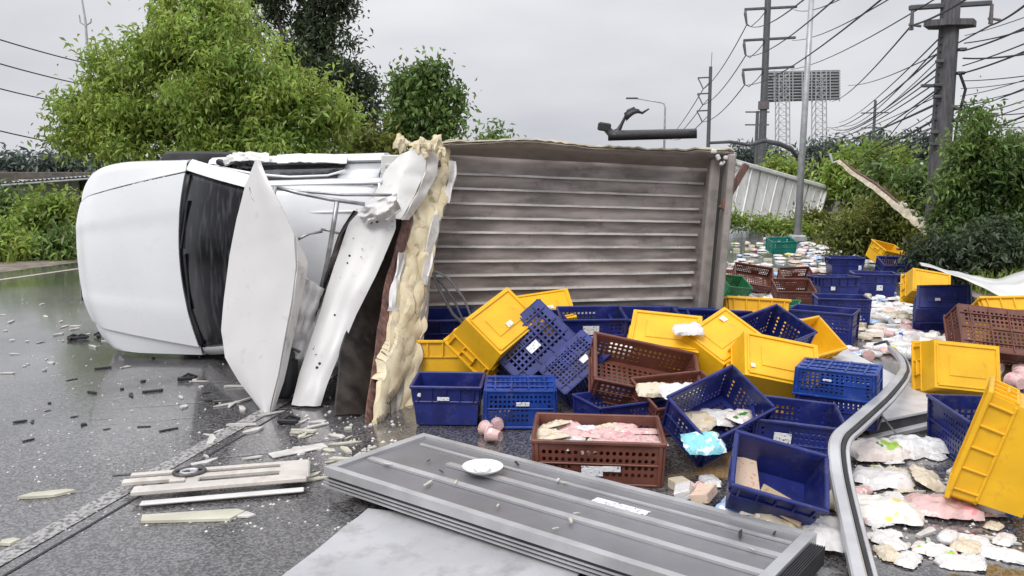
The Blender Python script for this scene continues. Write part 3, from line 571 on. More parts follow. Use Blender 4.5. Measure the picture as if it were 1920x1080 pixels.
# roof
def roofpt(s,t):
    a=-2.19+.07*t*t+(1.13-.07*t*t)*s; return a,1.625+.06*math.sin(math.pi*min(1,.12+s*.85))-.035*t*t-.03*abs(t)**6,t*.63
g=[[T(*roofpt(i/12,-1+2*j/18)) for j in range(19)] for i in range(13)]
fix_normals(MB().shell(g,.02).build('roof','paint_white',truck,smooth=True))
for k in (-.42,-.14,.14,.42):
    MB().tube([T(-2.0,1.66,k),T(-1.5,1.685,k),T(-1.12,1.66,k)],.008,6).build('roof_bead','paint_white',truck)
# upper side of the cab: rail, door skin, window, mirror bracket; lower side likewise
for sg in (1,-1):
    rail=[]
    for i in range(12):
        s=i/11; a=-2.13+1.10*s; row=[]
        for j in range(5): q=j/4; row.append(T(a,1.60-.07*q*q+.025*math.sin(math.pi*s),sg*(.632+.034*q)))
        rail.append(row)
    fix_normals(MB().shell(rail,.02).build('roof_rail','paint_white',truck,smooth=True))
    dr=[]
    for i in range(14):
        s=i/13; a=-2.62+1.52*s; row=[]
        for j,(h,w) in enumerate(((1.04,.825),(1.02,.85),(.95,.872),(.75,.885),(.55,.87),(.38,.84))): row.append(T(a,h,sg*w))
        dr.append(row)
    do=fix_normals(MB().shell(dr,.03).build('door','paint_white',truck,smooth=True,angle=40))
    wi=[[T(-2.46+1.04*s+.42*(1-s)*q*.75,1.05+.475*q,sg*(.822-.150*q)) for q in (0,.33,.66,1)] for s in [i/8 for i in range(9)]]
    fix_normals(MB().shell(wi,.008).build('window_pane','glass_dark',do,smooth=True))
    # bent window frame lifting away from the glass
    fr=MB().tube([T(-2.56,1.06,sg*.825),T(-2.36,1.24,sg*.785),T(-2.08,1.44,sg*.735),T(-1.8,1.49,sg*.705),T(-1.5,1.44,sg*.71),T(-1.38,1.33,sg*.75)],[.016,.014,.013,.013,.012,.012],8); fr.build('window_frame','paint_white',do,smooth=True)
    MB().tube([T(-2.50,1.10,sg*.81),T(-2.30,1.33,sg*.75),T(-2.06,1.515,sg*.70),T(-1.7,1.55,sg*.685),T(-1.42,1.52,sg*.68)],.014,6).build('window_seal','rubber',do)
    MB().beam(T(-1.42,.88,sg*.888),T(-1.27,.88,sg*.888),.03).build('door_handle','black_plastic',do)
    bp=[[T(-1.42+.32*s,1.06+.55*q,sg*(.815-.19*q)) for q in (0,.33,.66,1)] for s in (0,.5,1)]
    fix_normals(MB().shell(bp,.02).build('rear_pillar','paint_white',truck,smooth=True))
for k,(pts,m,amp_) in enumerate((([(425,292),(440,286),(470,284),(505,288)],'sheet_white',.05),([(430,306),(448,300),(470,300),(490,306)],'rubber',.04),([(520,290),(560,288),(600,288),(650,290)],'paint_white',.03))):  # the rubber piece is a dark sheet standing in for shade in a hole
    rows=[]
    for i in range(15):
        x=i/14*3; kk=min(2,int(x)); f_=x-kk; u=pts[kk][0]+(pts[kk+1][0]-pts[kk][0])*f_; v=pts[kk][1]+(pts[kk+1][1]-pts[kk][1])*f_; row=[]
        for j in range(7): p=at(u,v+j*2.6,6.95-.03*j)-truck.location; p+=Vector((0,amp_*mnoise.noise(Vector((i*.7,j*.8,k*5))),.4*amp_*mnoise.noise(Vector((i*.9,j*.9,k*5+2))))); row.append(p)
        rows.append(row)
    fix_normals(MB().shell(rows,.006).build('crushed_skin_and_hole_shade',m,truck,smooth=True,angle=35))
# broken mirror stub on the upper door
mi=MB().box(T(-2.46,1.12,.845),(.12,.10,.05),Matrix.Rotation(.3,3,'Y'),.015).build('mirror_bracket','black_plastic',truck); MB().box(T(-2.40,1.17,.86),(.09,.05,.06),Matrix.Rotation(-.4,3,'Y'),.012).build('mirror_shell','sheet_grimy',mi)
# back wall of the cab with dark rear window and louvred vent panel
g=[[T(-1.06+.06*q,1.62-.9*q,-.64-.22*q+(1.28+.44*q)*t) for t in [i/10 for i in range(11)]] for q in [j/6 for j in range(7)]]
fix_normals(MB().shell(g,.02).build('cab_back_wall','paint_white',truck,smooth=True))
MB().box(T(-1.03,1.36,.35),(.03,.26,.50),None,.01).build('rear_window','glass_dark',truck)
lv=MB().box(T(-.93,1.30,.62),(.30,.03,.50),None,.008).build('louvre_panel','sheet_white',truck)
for k in range(4): MB().box(T(-.93,1.325,.45+.11*k),(.22,.03,.03)).build('louvre_slat','alu',lv)
# interior darkness: seats and dashboard
MB().box(T(-1.45,.95,.0),(.25,.7,1.2),None,.08).build('seat','rubber',truck); MB().box(T(-2.45,.9,0),(.35,.25,1.3),None,.06).build('dashboard','rubber',truck)
# wheels
def wheel(a,w,h=.36):
    M=Matrix.Translation(T(a,h,w)); sgn=1 if w>0 else -1
    ty=MB().lathe([(.20,-.11),(.29,-.125),(.345,-.10),(.36,-.05),(.36,.05),(.345,.10),(.29,.125),(.20,.11)],28)
    o=ty.build('wheel','rubber',truck,smooth=True,angle=35); o.matrix_local=M
    MB().lathe([(.02,.03),(.06,.06),(.19,.04),(.205,.095),(.215,.10),(.205,-.1),(.0201,-.1)],24).build('rim','steel',o,smooth=True,angle=35)
    for k in range(5): MB().box((.12*math.cos(k*1.257),.12*math.sin(k*1.257),.055),(.05,.05,.02)).build('wheel_bolt_boss','steel_dark',o)
wheel(-2.93,.855,.40); wheel(-2.93,-.77); wheel(.15,.72); wheel(.15,-.72)
ch=MB()
for w in (-.42,.42): ch.beam(T(-3.7,.45,w),T(1.4,.5,w),.12,.16)
for a in (-3.4,-2.2,-1,.15,1.2): ch.beam(T(a,.47,-.42),T(a,.47,.42),.1)
ch.build('chassis_frame','steel_dark',truck); MB().tube([T(.15,.36,-.7),T(.15,.36,.7)],.06,10).build('rear_axle','steel_dark',truck)
# dark underside filler of the engine bay
MB().box(T(-3.2,.62,0),(1.0,.3,1.2),None,.05).build('engine','steel_dark',truck)

# ---------------- cargo box: floor facing the camera
def rl(p): return Vector(p)-truck.location
bTL,bTR,bBR,bBL=[rl(p) for p in (at(838,285,7.15),at(1352,312,7.25),at(1318,668,7.2),at(780,700,7.1))]
fx=lambda s,t,d=0: bil(bTL,bTR,bBR,bBL,s,t)+Vector((0,-d,0))
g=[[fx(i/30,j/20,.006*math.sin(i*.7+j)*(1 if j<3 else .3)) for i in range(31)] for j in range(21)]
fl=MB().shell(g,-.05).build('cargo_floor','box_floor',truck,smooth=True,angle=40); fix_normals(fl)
nr=14
for k in range(nr):
    t=.095+k*.0655; s0,s1=.0,.94-.004*(k%3); rb=MB(); N_=18; prof=((-.016,0),(-.013,.03),(.004,.034),(.012,0)); rows=[]
    for i in range(N_+1):
        s=s0+(s1-s0)*i/N_; jit=.0012*mnoise.noise(Vector((s*9,k*1.7,0)))+.0008*mnoise.noise(Vector((s*30,k,3))); rows.append([fx(s,t+dt*.55+jit,d+.001) for dt,d in prof])
    rb.grid(rows); o=rb.build('floor_rib','box_rib',fl)
    fix_normals(o)
# frame at the open rear end: two posts and a lock bar
MB().beam(rl(at(1344,296,7.02)),rl(at(1308,690,7.02)),.125,.16,(0,1,0)).build('door_post','box_frame',truck)
MB().beam(rl(at(1366,290,6.92)),rl(at(1331,690,6.92)),.06,.30,(0,1,0)).build('door_jamb','box_frame',truck)
MB().beam(rl(at(1355,300,6.84)),rl(at(1320,690,6.84)),.02,.03,(0,1,0)).build('door_seal','rubber',truck)
# upper side wall stub: wavy torn sandwich of inner skin, foam, outer skin
def topedge(s,q):
    """q 0 at the floor, 1 at the torn edge (towards the camera)"""
    p=fx(s,0)+Vector((0,-.06-.34*q,0)); wav=.02*math.sin(s*7)+.025*mnoise.noise(Vector((s*5,2,0)))+.012*mnoise.noise(Vector((s*21,5,0)))
    p.z+=-.012+q*(.058+wav)+.03*math.sin(math.pi*s)*q+.05*s*max(0,q); p.y+=-.03*mnoise.noise(Vector((s*13,8,1)))*q; return p
g=[[topedge(i/40,q) for q in (-.1,0,.3,.6,1)] for i in range(41)]
w_=MB().shell(g,.006).build('upper_side_wall','box_frame',truck,smooth=True); fix_normals(w_)
fm=[]
for i in range(61):
    s=i/60; row=[]
    for q in (.2,.5,.8,.97): 
        p=topedge(s,q)+Vector((0,-.015*(q>.9),.012)); p.z+=.05*abs(mnoise.noise(Vector((s*26,q*5,9))))**1.5*(q>.4); row.append(p)
    fm.append(row)
o=MB().shell(fm,-.012).build('foam_edge','foam_pale',w_,smooth=True,angle=30); fix_normals(o)
g=[[topedge(i/40,q)+Vector((0,.0,.032+.012*math.sin(i*.9)*q+.02*mnoise.noise(Vector((i*.5,q*2,3))))) for q in (0,.4,.9)] for i in range(41)]
fix_normals(MB().shell(g,.005).build('outer_skin','sheet_white',w_,smooth=True))
# lower side wall, lying on the road under the crates
lw=[rl(at(780,700,7.05)),rl(at(1330,690,7.05))]; 
g=[[lw[0].lerp(lw[1],i/8)*Vector((1,0,0))+Vector((0,-.95-1.15*j/4,.03+.05*(i/8))) for j in range(5)] for i in range(9)]
MB().shell(g,.03).build('lower_side_wall','alu_panel',truck); 
# dark bent pipe and rod at the rear corner of the box
MB().tube([rl(at(1330,268,6.9)),rl(at(1370,266,6.95)),rl(at(1405,272,7.0)),rl(at(1432,264,7.0)),rl(at(1462,270,7.05)),rl(at(1484,280,7.1)),rl(at(1495,296,7.1))],[.012,.014,.016,.02,.022,.022,.015],8).build('bent_pipe','rubber_light',truck,smooth=True)
MB().beam(rl(at(1400,308,6.8)),rl(at(1352,392,6.8)),.055,.04,(0,1,0)).build('torn_strut','wood_brown',truck)
cb=MB()
for k in range(7):
    p=rl(at(1338+8*k,284+7*(k%3)+4*k,6.85)); cb.box(p,(.05,.05,.035),Matrix.Rotation(k*1.1,3,'Y'),.008)
cb.build('broken_hinge','sheet_grimy',truck)
# ---------------- front wall of the box: torn foam sandwich coming towards the camera
def fw(pts): return [rl(at(*p)) for p in pts]
# centre line of the torn edge from the top down to the road (pixel, depth)
edgeL=[(762,262,6.75),(742,330,6.60),(752,420,6.30),(722,520,6.02),(706,620,5.72),(690,720,5.42),(676,835,4.98)]
edgeR=[(846,272,6.95),(850,330,6.85),(824,420,6.60),(806,520,6.35),(796,620,6.1),(782,720,5.85),(760,830,5.45)]
def poly(ps,t):
    n=len(ps)-1; x=t*n; i=min(int(x),n-1); f=x-i; a,b_=ps[i],ps[i+1]; return tuple(a[k]+(b_[k]-a[k])*f for k in range(3))
FS=[(random.uniform(.15,.95),random.uniform(0,1),random.uniform(-.045,.035),random.uniform(-.16,.16),random.uniform(-.25,.25)) for _ in range(20)]
rows=[]
for i in range(221):
    t=i/220; a,b_=rl(at(*poly(edgeL,t))),rl(at(*poly(edgeR,t))); row=[]
    for j in range(41):
        q=.20+.70*j/40; p=a.lerp(b_,q); nz=mnoise.fractal(Vector((q*4.5,t*11,3)),.9,2.0,4); fold=math.sin(q*9+t*6+1.5*mnoise.noise(Vector((t*5,q*2,0))))
        jq,jt=q+.06*mnoise.noise(Vector((t*9,q*4,1))),t+.012*mnoise.noise(Vector((q*9,t*20,2))); best=min(FS,key=lambda f:((jq-f[0])/.20)**2+((jt-f[1])/.11)**2)
        p+=Vector((.018*mnoise.noise(Vector((t*22,q*6,7)))*(1+abs(q-.55)*3),best[2]+best[3]*(q-best[0])+best[4]*(t-best[1])-.003*nz,.006*mnoise.noise(Vector((t*27,q*9,2))))); row.append(p)
    rows.append(row)
fo=MB().shell(rows,.05).build('foam_core','foam',truck,smooth=True,angle=24); fix_normals(fo)
def striplet(name,m,q0,q1,dy,t0,t1,parent,amp=.01,n=40,th=.012,wv=0):
    rows=[]
    for i in range(n+1):
        t=t0+(t1-t0)*i/n; a,b_=rl(at(*poly(edgeL,t))),rl(at(*poly(edgeR,t))); row=[]
        for j in range(4):
            q=q0+(q1-q0)*j/3+wv*mnoise.noise(Vector((t*9,j,4))); p=a.lerp(b_,q); p.y+=dy; p+=Vector((amp*mnoise.noise(Vector((t*12,j,q0*9))),amp*2*mnoise.noise(Vector((t*10,j+3,q0*5))),0)); row.append(p)
        rows.append(row)
    o=MB().shell(rows,th).build(name,m,parent,smooth=True,angle=40); fix_normals(o); return o
striplet('wood_batten','wood_brown',.03,.26,-.02,.30,1,fo,.012)
striplet('inner_skin','box_frame',.86,1.0,-.03,.08,1,fo,.014,th=.02)
striplet('outer_skin','grime_dark',-.80,.06,.42,.24,.97,fo,.02,th=.02)
striplet('skin_flap','sheet_grimy',.84,1.02,-.10,.30,.52,fo,.03,n=16,wv=.05)
striplet('skin_flap','sheet_white',.20,.34,-.09,.42,.60,fo,.03,n=16,wv=.05)
striplet('skin_flap','box_frame',.55,.70,-.09,.68,.97,fo,.03,n=16,wv=.06)
striplet('torn_splinter','wood_brown',.66,.78,-.10,-.0,.12,fo,.02,n=10)
striplet('torn_splinter','sheet_grimy',.93,1.07,-.08,.09,.26,fo,.02,n=12)
# loose foam lumps along the top of the wall (sub-parts of the foam)
for k in range(11):
    u,v=random.uniform(748,828),random.uniform(264,288); bmx=bmesh.new(); bmesh.ops.create_icosphere(bmx,subdivisions=2,radius=random.uniform(.02,.05))
    for vv in bmx.verts: vv.co=vv.co*(1+.9*mnoise.noise(vv.co*38+Vector((k,0,0)))); vv.co.z*=1.5
    me=bpy.data.meshes.new('foam_lump'); bmx.to_mesh(me); bmx.free(); me.materials.append(MATS['foam']); o=inst('foam_lump',me,fo); o.location=rl(at(u,v,6.55))
# ---------------- torn sheets leaning on the cab
def sheet(name,label,cat,left,right,m,th=.012,bulge=.05,n=30,k=10,amp=.006,base=None,fr=(6,3)):
    pl=[at(*poly(left,1)),at(*poly(right,1))]; e_loc=Vector(((pl[0].x+pl[1].x)/2,(pl[0].y+pl[1].y)/2,0)); rows=[]
    for i in range(n+1):
        t=i/n; a,b_=at(*poly(left,t)),at(*poly(right,t)); row=[]
        for j in range(k+1):
            q=j/k; p=a.lerp(b_,q)-e_loc; p.y-=bulge*math.sin(math.pi*q); p+=Vector((0,amp*2*mnoise.noise(Vector((t*fr[0],q*fr[1],len(label or name)))),0)); row.append(p)
        rows.append(row)
    o=MB().shell(rows,th).build(name,m,None,smooth=True,angle=60); fix_normals(o); o.location=e_loc
    if label: tag(o,label,cat)
    return o
s1=sheet('bent_sheet','white curved torn panel standing on its tip in front of the cab roof','panel',
  [(482,300,5.95),(462,350,5.95),(446,410,5.92),(432,480,5.88),(422,560,5.80),(417,620,5.72),(424,670,5.64),(450,715,5.55),(497,774,5.43)],
  [(487,302,5.94),(505,342,5.85),(530,390,5.75),(553,440,5.70),(556,500,5.64),(547,570,5.58),(534,640,5.52),(522,705,5.47),(503,778,5.42)],'sheet_scuffed',bulge=.018,n=48,k=14)
fl_=sheet('folded_flange',None,None,[(553,442,5.71),(556,500,5.65),(547,570,5.59),(534,640,5.53),(522,705,5.48),(505,776,5.43)],[(574,490,5.80),(574,505,5.78),(560,575,5.72),(545,645,5.64),(529,715,5.55),(510,776,5.46)],'sheet_grimy',bulge=0,n=30,k=3); w0=fl_.location.copy(); fl_.parent=s1; fl_.location=w0-s1.location
s2=sheet('bent_sheet','long dirty-white folded panel leaning between the cab and the foam wall','panel',
  [(700,372,6.22),(655,420,6.15),(628,500,6.02),(604,580,5.88),(580,650,5.76),(562,705,5.66),(548,760,5.56)],
  [(742,395,6.10),(742,430,6.06),(706,515,5.94),(668,590,5.82),(640,655,5.70),(616,715,5.60),(600,760,5.53)],'sheet_scuffed',bulge=.03,n=44,k=10,amp=.01)
def addto(par,o): w=o.location.copy(); o.parent=par; o.location=w-par.location
addto(s2,sheet('upper_fold',None,None,[(752,292,6.55),(724,320,6.48),(706,360,6.38),(694,405,6.24)],[(800,272,6.62),(797,320,6.50),(778,365,6.36),(752,412,6.18)],'sheet_white',bulge=.06,n=20,k=8,amp=.012))
addto(s2,sheet('fold_edge',None,None,[(800,272,6.62),(798,320,6.50),(780,365,6.36),(752,412,6.18)],[(822,285,6.72),(818,325,6.60),(796,370,6.46),(764,412,6.28)],'sheet_grimy',bulge=0,n=20,k=3,amp=.02))
addto(s2,sheet('crumpled_skin',None,None,[(668,392,6.1),(690,385,6.04),(716,372,6.0),(742,364,6.02)],[(688,424,6.05),(702,412,5.98),(728,412,5.96),(752,392,6.0)],'sheet_white',bulge=.05,n=24,k=14,amp=.04,fr=(5,4)))
addto(s2,sheet('rubber_edge',None,None,[(662,395,6.22),(634,440,6.18),(612,510,6.08),(590,580,5.98),(578,610,5.92)],[(684,400,6.2),(648,440,6.16),(624,510,6.05),(598,580,5.94),(580,614,5.9)],'grime_dark',bulge=0,n=26,k=4,amp=.02))
b_=MB()
for k in range(22):
    t=random.random(); q=random.uniform(.05,.95); left=[(700,372,6.22),(655,420,6.15),(604,580,5.88),(562,705,5.66)]; right=[(742,395,6.10),(742,430,6.06),(668,590,5.82),(616,715,5.60)]
    p=at(*poly(left,t)).lerp(at(*poly(right,t)),q); p.y-=.03*math.sin(math.pi*q)+.012; b_.box(p-s2.location,(random.uniform(.004,.022),.008,random.uniform(.004,.018)),Matrix.Rotation(random.uniform(0,3),3,'Y'),.003)
b_.build('mud_specks','chip_dark',s2)['kind']='stuff'
# rear sheet inside the gap and roof plate behind the rods
s3=sheet('bent_sheet','grey crumpled sheet wedged between the two white torn panels','panel',[(575,520,5.95),(565,570,5.9),(550,620,5.85),(540,668,5.8)],[(612,545,6.0),(600,580,5.95),(590,620,5.9),(580,672,5.82)],'sheet_grimy',bulge=.02,n=28,k=14,amp=.035,fr=(4,3))
# bent roof rack rods
rk=empty('roof_rack',(at(600,560,6.0).x,6.1,0),'bent thin steel roof rack rods in front of the cab roof','roof rack')
def rr(pts,r,name='rack_bar'): MB().tube([at(*p)-rk.location for p in pts],r,8).build(name,'steel',rk,smooth=True)
rr([(516,354,6.0),(560,358,6.02),(640,365,6.06),(735,366,6.1)],.012); rr([(514,350,5.97),(560,362,5.98),(620,374,6.0),(684,383,6.02)],.015); rr([(516,348,5.95),(511,380,5.93),(506,406,5.92)],.017,'rack_post'); rr([(632,378,6.0),(624,430,6.0),(614,490,6.0),(601,548,6.0)],.019,'rack_post')
rr([(604,434,5.98),(580,438,5.92),(556,450,5.85)],.011); rr([(468,352,5.9),(474,372,5.86),(490,390,5.84),(520,420,5.80),(552,448,5.78)],.006,'wire'); rr([(602,430,6.0),(618,432,6.0),(636,438,6.0)],.010)
# debris under the panels: dark bumper lump
MB().box(at(533,700,5.75)-truck.location,(.16,.25,.34),None,.03).build('torn_bracket','black_plastic',truck)
for u,v,a_ in ((545,652,.5),(540,668,-.4)): MB().beam(at(u-18,v-8,5.75)-truck.location,at(u+18,v+8,5.75)-truck.location,.02).build('torn_strut','steel_dark',truck)
# twisted black trim on top of the box
tm=empty('trim_piece',at(1210,262,6.9),'twisted black plastic trim lying on top of the cargo box','trim')
def tl(u,v,Y=6.85): return at(u,v,Y)-tm.location
rows=[[tl(1142+i*16.2,250+2*math.sin(i*.8)-i*.25,6.80)+Vector((0,0,-.006*i*(q)))+Vector((0,.16*q,.01*q+.0)) for q in (0,.5,1)] for i in range(11)]
rows2=[[tl(1140+i*16.6,262-1.2*i*.35,6.72),tl(1140+i*16.6,254-1.0*i*.6,6.70),tl(1142+i*16.4,249-.35*i,6.76)] for i in range(11)]
fix_normals(MB().shell(rows2,.02).build('long_strip','black_plastic',tm,smooth=True))
MB().tube([tl(1148,258),tl(1150,250),tl(1160,244),tl(1166,232),tl(1172,220),tl(1178,208),tl(1190,202)],[.035,.03,.022,.014,.012,.016,.01],8).build('curled_arm','black_plastic',tm,smooth=True)
fix_normals(MB().shell([[tl(1170+7*i,212-9*math.sin(i*.55)+0,6.82),tl(1174+7*i,226-13*math.sin(i*.5)-i,6.80)] for i in range(5)],.02).build('curled_flap','black_plastic',tm,smooth=True))
MB().tube([tl(1190,206),tl(1204,212),tl(1217,204)],[.01,.012,.006],6).build('curled_tip','black_plastic',tm)
MB().box(tl(1133,238),(.11,.06,.07),Matrix.Rotation(.15,3,'Y'),.012).build('end_block','black_plastic',tm); MB().tube([tl(1136,240),tl(1146,250),tl(1150,262)],[.03,.035,.03],8).build('link_joint','black_plastic',tm)
# loose cables hanging from the front wall
for k,(pts,r) in enumerate(((([(815,508,6.2),(840,520,6.0),(870,560,5.9),(884,595,5.85),(892,625,5.7)]),.010),(([(812,512,6.25),(825,545,6.1),(850,590,5.95),(872,610,5.8),(896,640,5.65),(899,672,5.6)]),.013),(([(820,522,6.2),(850,560,6.0),(868,600,5.9),(880,606,5.8)]),.009))):
    a=at(*pts[-1]); o=MB().tube([at(*p)-a for p in pts],r,6).build('loose_cable','wire' if k else 'rubber_light',None,smooth=True); o.location=a; tag(o,('grey loose cable curling down beside the foam wall','thick black cable draped over the tilted yellow crate','short black cable hanging behind the tilted yellow crate')[k],'cable')
# ================================================================== CRATES
CR={}
def crate_meshes(kind):
    if kind in CR: return CR[kind]
    parts=[]                                        # (name, mesh, parent index or None)
    lattice={'blue':'blue_plastic','toplitblue':'toplit_blue_plastic','brown':'brown_plastic','green':'green_plastic','teal':'teal_plastic'}
    solid={'yellow':'yellow_plastic','navy':'blue_plastic'}
    if kind in solid:
        m=solid[kind]; Lx,Wy,H=.56,.40,.31; tp=.90; t=.008
        lx,wy=Lx/2,Wy/2; bx,by=lx*tp,wy*tp
        cb_=[(-bx,-by,0),(bx,-by,0),(bx,by,0),(-bx,by,0)]; ct_=[(-lx,-wy,H),(lx,-wy,H),(lx,wy,H),(-lx,wy,H)]
        for nm,i,j in (('side_wall',0,1),('end_wall',1,2),('side_wall',2,3),('end_wall',3,0)):
            b=MB().panel(cb_[i],cb_[j],ct_[j],ct_[i],t); parts.append((nm,b.mesh(nm,m),None)); pi=len(parts)-1
            A,B,Cc,D=map(Vector,(cb_[i],cb_[j],ct_[j],ct_[i])); nrm=(B-A).cross(D-A).normalized(); rb=MB(); n=5 if nm=='side_wall' else 4
            for k in range(n):
                u=.08+.84*k/(n-1); rb.beam(A.lerp(B,u).lerp(D.lerp(Cc,u),.62)+nrm*.008,A.lerp(B,u).lerp(D.lerp(Cc,u),.97)+nrm*.008,.012,.018,up=nrm,ch=.003)
            rb.beam(A.lerp(D,.62)+nrm*.007+(B-A)*.02,B.lerp(Cc,.62)+nrm*.007-(B-A)*.02,.014,.012,up=nrm,ch=.003)
            parts.append(('wall_ribs',rb.mesh('wall_ribs',m),pi))
            if nm=='end_wall':
                hb=MB(); c=(A+B+Cc+D)/4+(D-A)*.27+nrm*.012; hb.beam(c-(B-A)*.16,c+(B-A)*.16,.016,.03,up=nrm,ch=.004); parts.append(('handle',hb.mesh('handle',m),pi))
        b=MB().panel((-bx,by,0),(bx,by,0),(bx,-by,0),(-bx,-by,0),t)
        for (x0,y0,x1,y1) in ((-bx+.025,-by+.025,bx-.025,-by+.025),(-bx+.025,by-.025,bx-.025,by-.025),(-bx+.025,-by+.031,-bx+.025,by-.031),(bx-.025,-by+.031,bx-.025,by-.031)): b.beam((x0,y0,-.006),(x1,y1,-.006),.014,.012,ch=.003)
        b.box((0,0,-.003),(bx*1.1,by*.9,.008),None,.003); parts.append(('bottom',b.mesh('bottom',m),None))
        r=MB()
        for (a,c) in (((-lx-.018,-wy-.009,H),(lx+.018,-wy-.009,H)),((-lx-.018,wy+.009,H),(lx+.018,wy+.009,H))): r.beam(a,c,.026,.024,ch=.005)
        for (a,c) in (((-lx-.009,-wy+.004,H),(-lx-.009,wy-.004,H)),((lx+.009,-wy+.004,H),(lx+.009,wy-.004,H))): r.beam(a,c,.026,.0235,ch=.005)
        parts.append(('rim',r.mesh('rim',m),None))
    else:
        m=lattice[kind]; t=.007
        if kind=='brown': Lx,Wy,H=.66,.44,.24; sd=8
        else: Lx,Wy,H=.56,.40,.28; sd=4
        lx,wy=Lx/2,Wy/2; nx,ny,nz=(20,12,6) if kind=='brown' else (16,11,8)
        cb_=[(-lx+.01,-wy+.01,0),(lx-.01,-wy+.01,0),(lx-.01,wy-.01,0),(-lx+.01,wy-.01,0)]; ct_=[(-lx,-wy,H),(lx,-wy,H),(lx,wy,H),(-lx,wy,H)]
        for nm,i,j,nn in (('side_wall',0,1,nx),('end_wall',1,2,ny),('side_wall',2,3,nx),('end_wall',3,0,ny)):
            if kind=='brown': hf=lambda a,c,nn=nn: 0<a<nn-1 and 0<c<nz-1 and not (nn//2-4<=a<=nn//2-1 and c<3)
            elif nm=='side_wall': hf=lambda a,c,nn=nn: 0<a<nn-1 and 0<c<nz-1 and not (2<=a<=5 and c>=3)
            else: hf=lambda a,c,nn=nn: 0<a<nn-1 and 0<c<nz-2 and not (a in (2,nn-3))
            A,B,Cc,D=map(Vector,(cb_[i],cb_[j],ct_[j],ct_[i])); b=MB().panel(A,B,Cc,D,t,nn,nz,hf,sd,.66 if kind=='brown' else .60)
            parts.append((nm,b.mesh(nm,m),None)); pi=len(parts)-1; nrm=(B-A).cross(D-A).normalized(); rb=MB()
            for u in (.02,.98): rb.beam(A.lerp(B,u)+nrm*.006,D.lerp(Cc,u)+nrm*.006,.018,.014,up=nrm,ch=.003)
            rb.beam(A.lerp(D,.03)+nrm*.005,B.lerp(Cc,.03)+nrm*.005,.014,.012,up=nrm,ch=.003); rb.beam(A.lerp(D,.5)+nrm*.004,B.lerp(Cc,.5)+nrm*.004,.010,.012,up=nrm,ch=.003)
            parts.append(('wall_ribs',rb.mesh('wall_ribs',m),pi))
        b=MB().panel((-lx+.012,wy-.012,0),(lx-.012,wy-.012,0),(lx-.012,-wy+.012,0),(-lx+.012,-wy+.012,0),t,nx-2,ny-1,(lambda a,c: 0<a<nx-3 and 0<c<ny-2),4,.66)
        for k in range(4): b.beam((-lx+.02+(Lx-.04)*(k+.5)/4,-wy+.02,-.005),(-lx+.02+(Lx-.04)*(k+.5)/4,wy-.02,-.005),.012,.01,ch=.002)
        for k in range(3): b.beam((-lx+.02,-wy+.02+(Wy-.04)*(k+.5)/3,-.006),(lx-.02,-wy+.02+(Wy-.04)*(k+.5)/3,-.006),.012,.01,ch=.002)
        parts.append(('bottom',b.mesh('bottom',m),None)); r=MB()
        for (a,c) in (((-lx-.014,-wy-.007,H),(lx+.014,-wy-.007,H)),((-lx-.014,wy+.007,H),(lx+.014,wy+.007,H))): r.beam(a,c,.020,.022,ch=.005)
        for (a,c) in (((-lx-.007,-wy+.004,H),(-lx-.007,wy-.004,H)),((lx+.007,-wy+.004,H),(lx+.007,wy-.004,H))): r.beam(a,c,.020,.0215,ch=.005)
        parts.append(('rim',r.mesh('rim',m),None))
    CR[kind]=(parts,(Lx,Wy,H)); return CR[kind]
STK={}
def crate(kind,u,v,Y,zd,xd,label,stick=None,loc=None,low=None,sc=(1,1,1)):
    """one crate; its middle shows at photo pixel (u,v) at depth Y; zd is where its open side looks, xd its long side. A crate poking through the road is lifted"""
    parts,(Lx,Wy,H)=crate_meshes(kind); c=(at(u,v,Y) if Y>1.5 else gnd(u,v,Y)); M=frame(zd,xd,c)@Matrix.Diagonal((*sc,1)); M.translation=c-(M.to_3x3()@Vector((0,0,H/2)))
    zmin=min((M@Vector((sx*(Lx/2+.02),sy*(Wy/2+.02),hz))).z for sx in (-1,1) for sy in (-1,1) for hz in (0,H+.012))
    if low is not None: M.translation.z+= low-zmin
    elif zmin<.006: M.translation.z+=.006-zmin
    e=empty('plastic_crate',(0,0,0),label,'crate',{'yellow':'yellow crates','navy':'blue crates','blue':'blue crates','toplitblue':'blue crates','brown':'brown crates','green':'green crates','teal':'green crates'}[kind]); e.matrix_world=M; obs=[]
    for nm,me,pi in parts: obs.append(inst(nm,me,obs[pi] if pi is not None else e))
    for sk in (stick or ()):
        face,x,z,w,h,mt=sk; key=(w,h,mt)
        if key not in STK: STK[key]=MB().box((0,0,0),(w,h,.003),None,.0008).mesh('label_sticker',mt)
        if face=='side-': Ms=frame((0,-1,0),(1,0,0),(x,-Wy/2-.012,z))
        elif face=='side+': Ms=frame((0,1,0),(-1,0,0),(x,Wy/2+.012,z))
        elif face=='end+': Ms=frame((1,0,0),(0,1,0),(Lx/2+.012,x,z))
        elif face=='end-': Ms=frame((-1,0,0),(0,-1,0),(-Lx/2-.012,x,z))
        else: Ms=frame((0,0,-1),(1,0,0),(x,z,-.013))
        inst('label_sticker',STK[key],e,Ms)
    return e
Bot=lambda x,z,w=.09,h=.05,mt='sticker': ('bottom',x,z,w,h,mt)
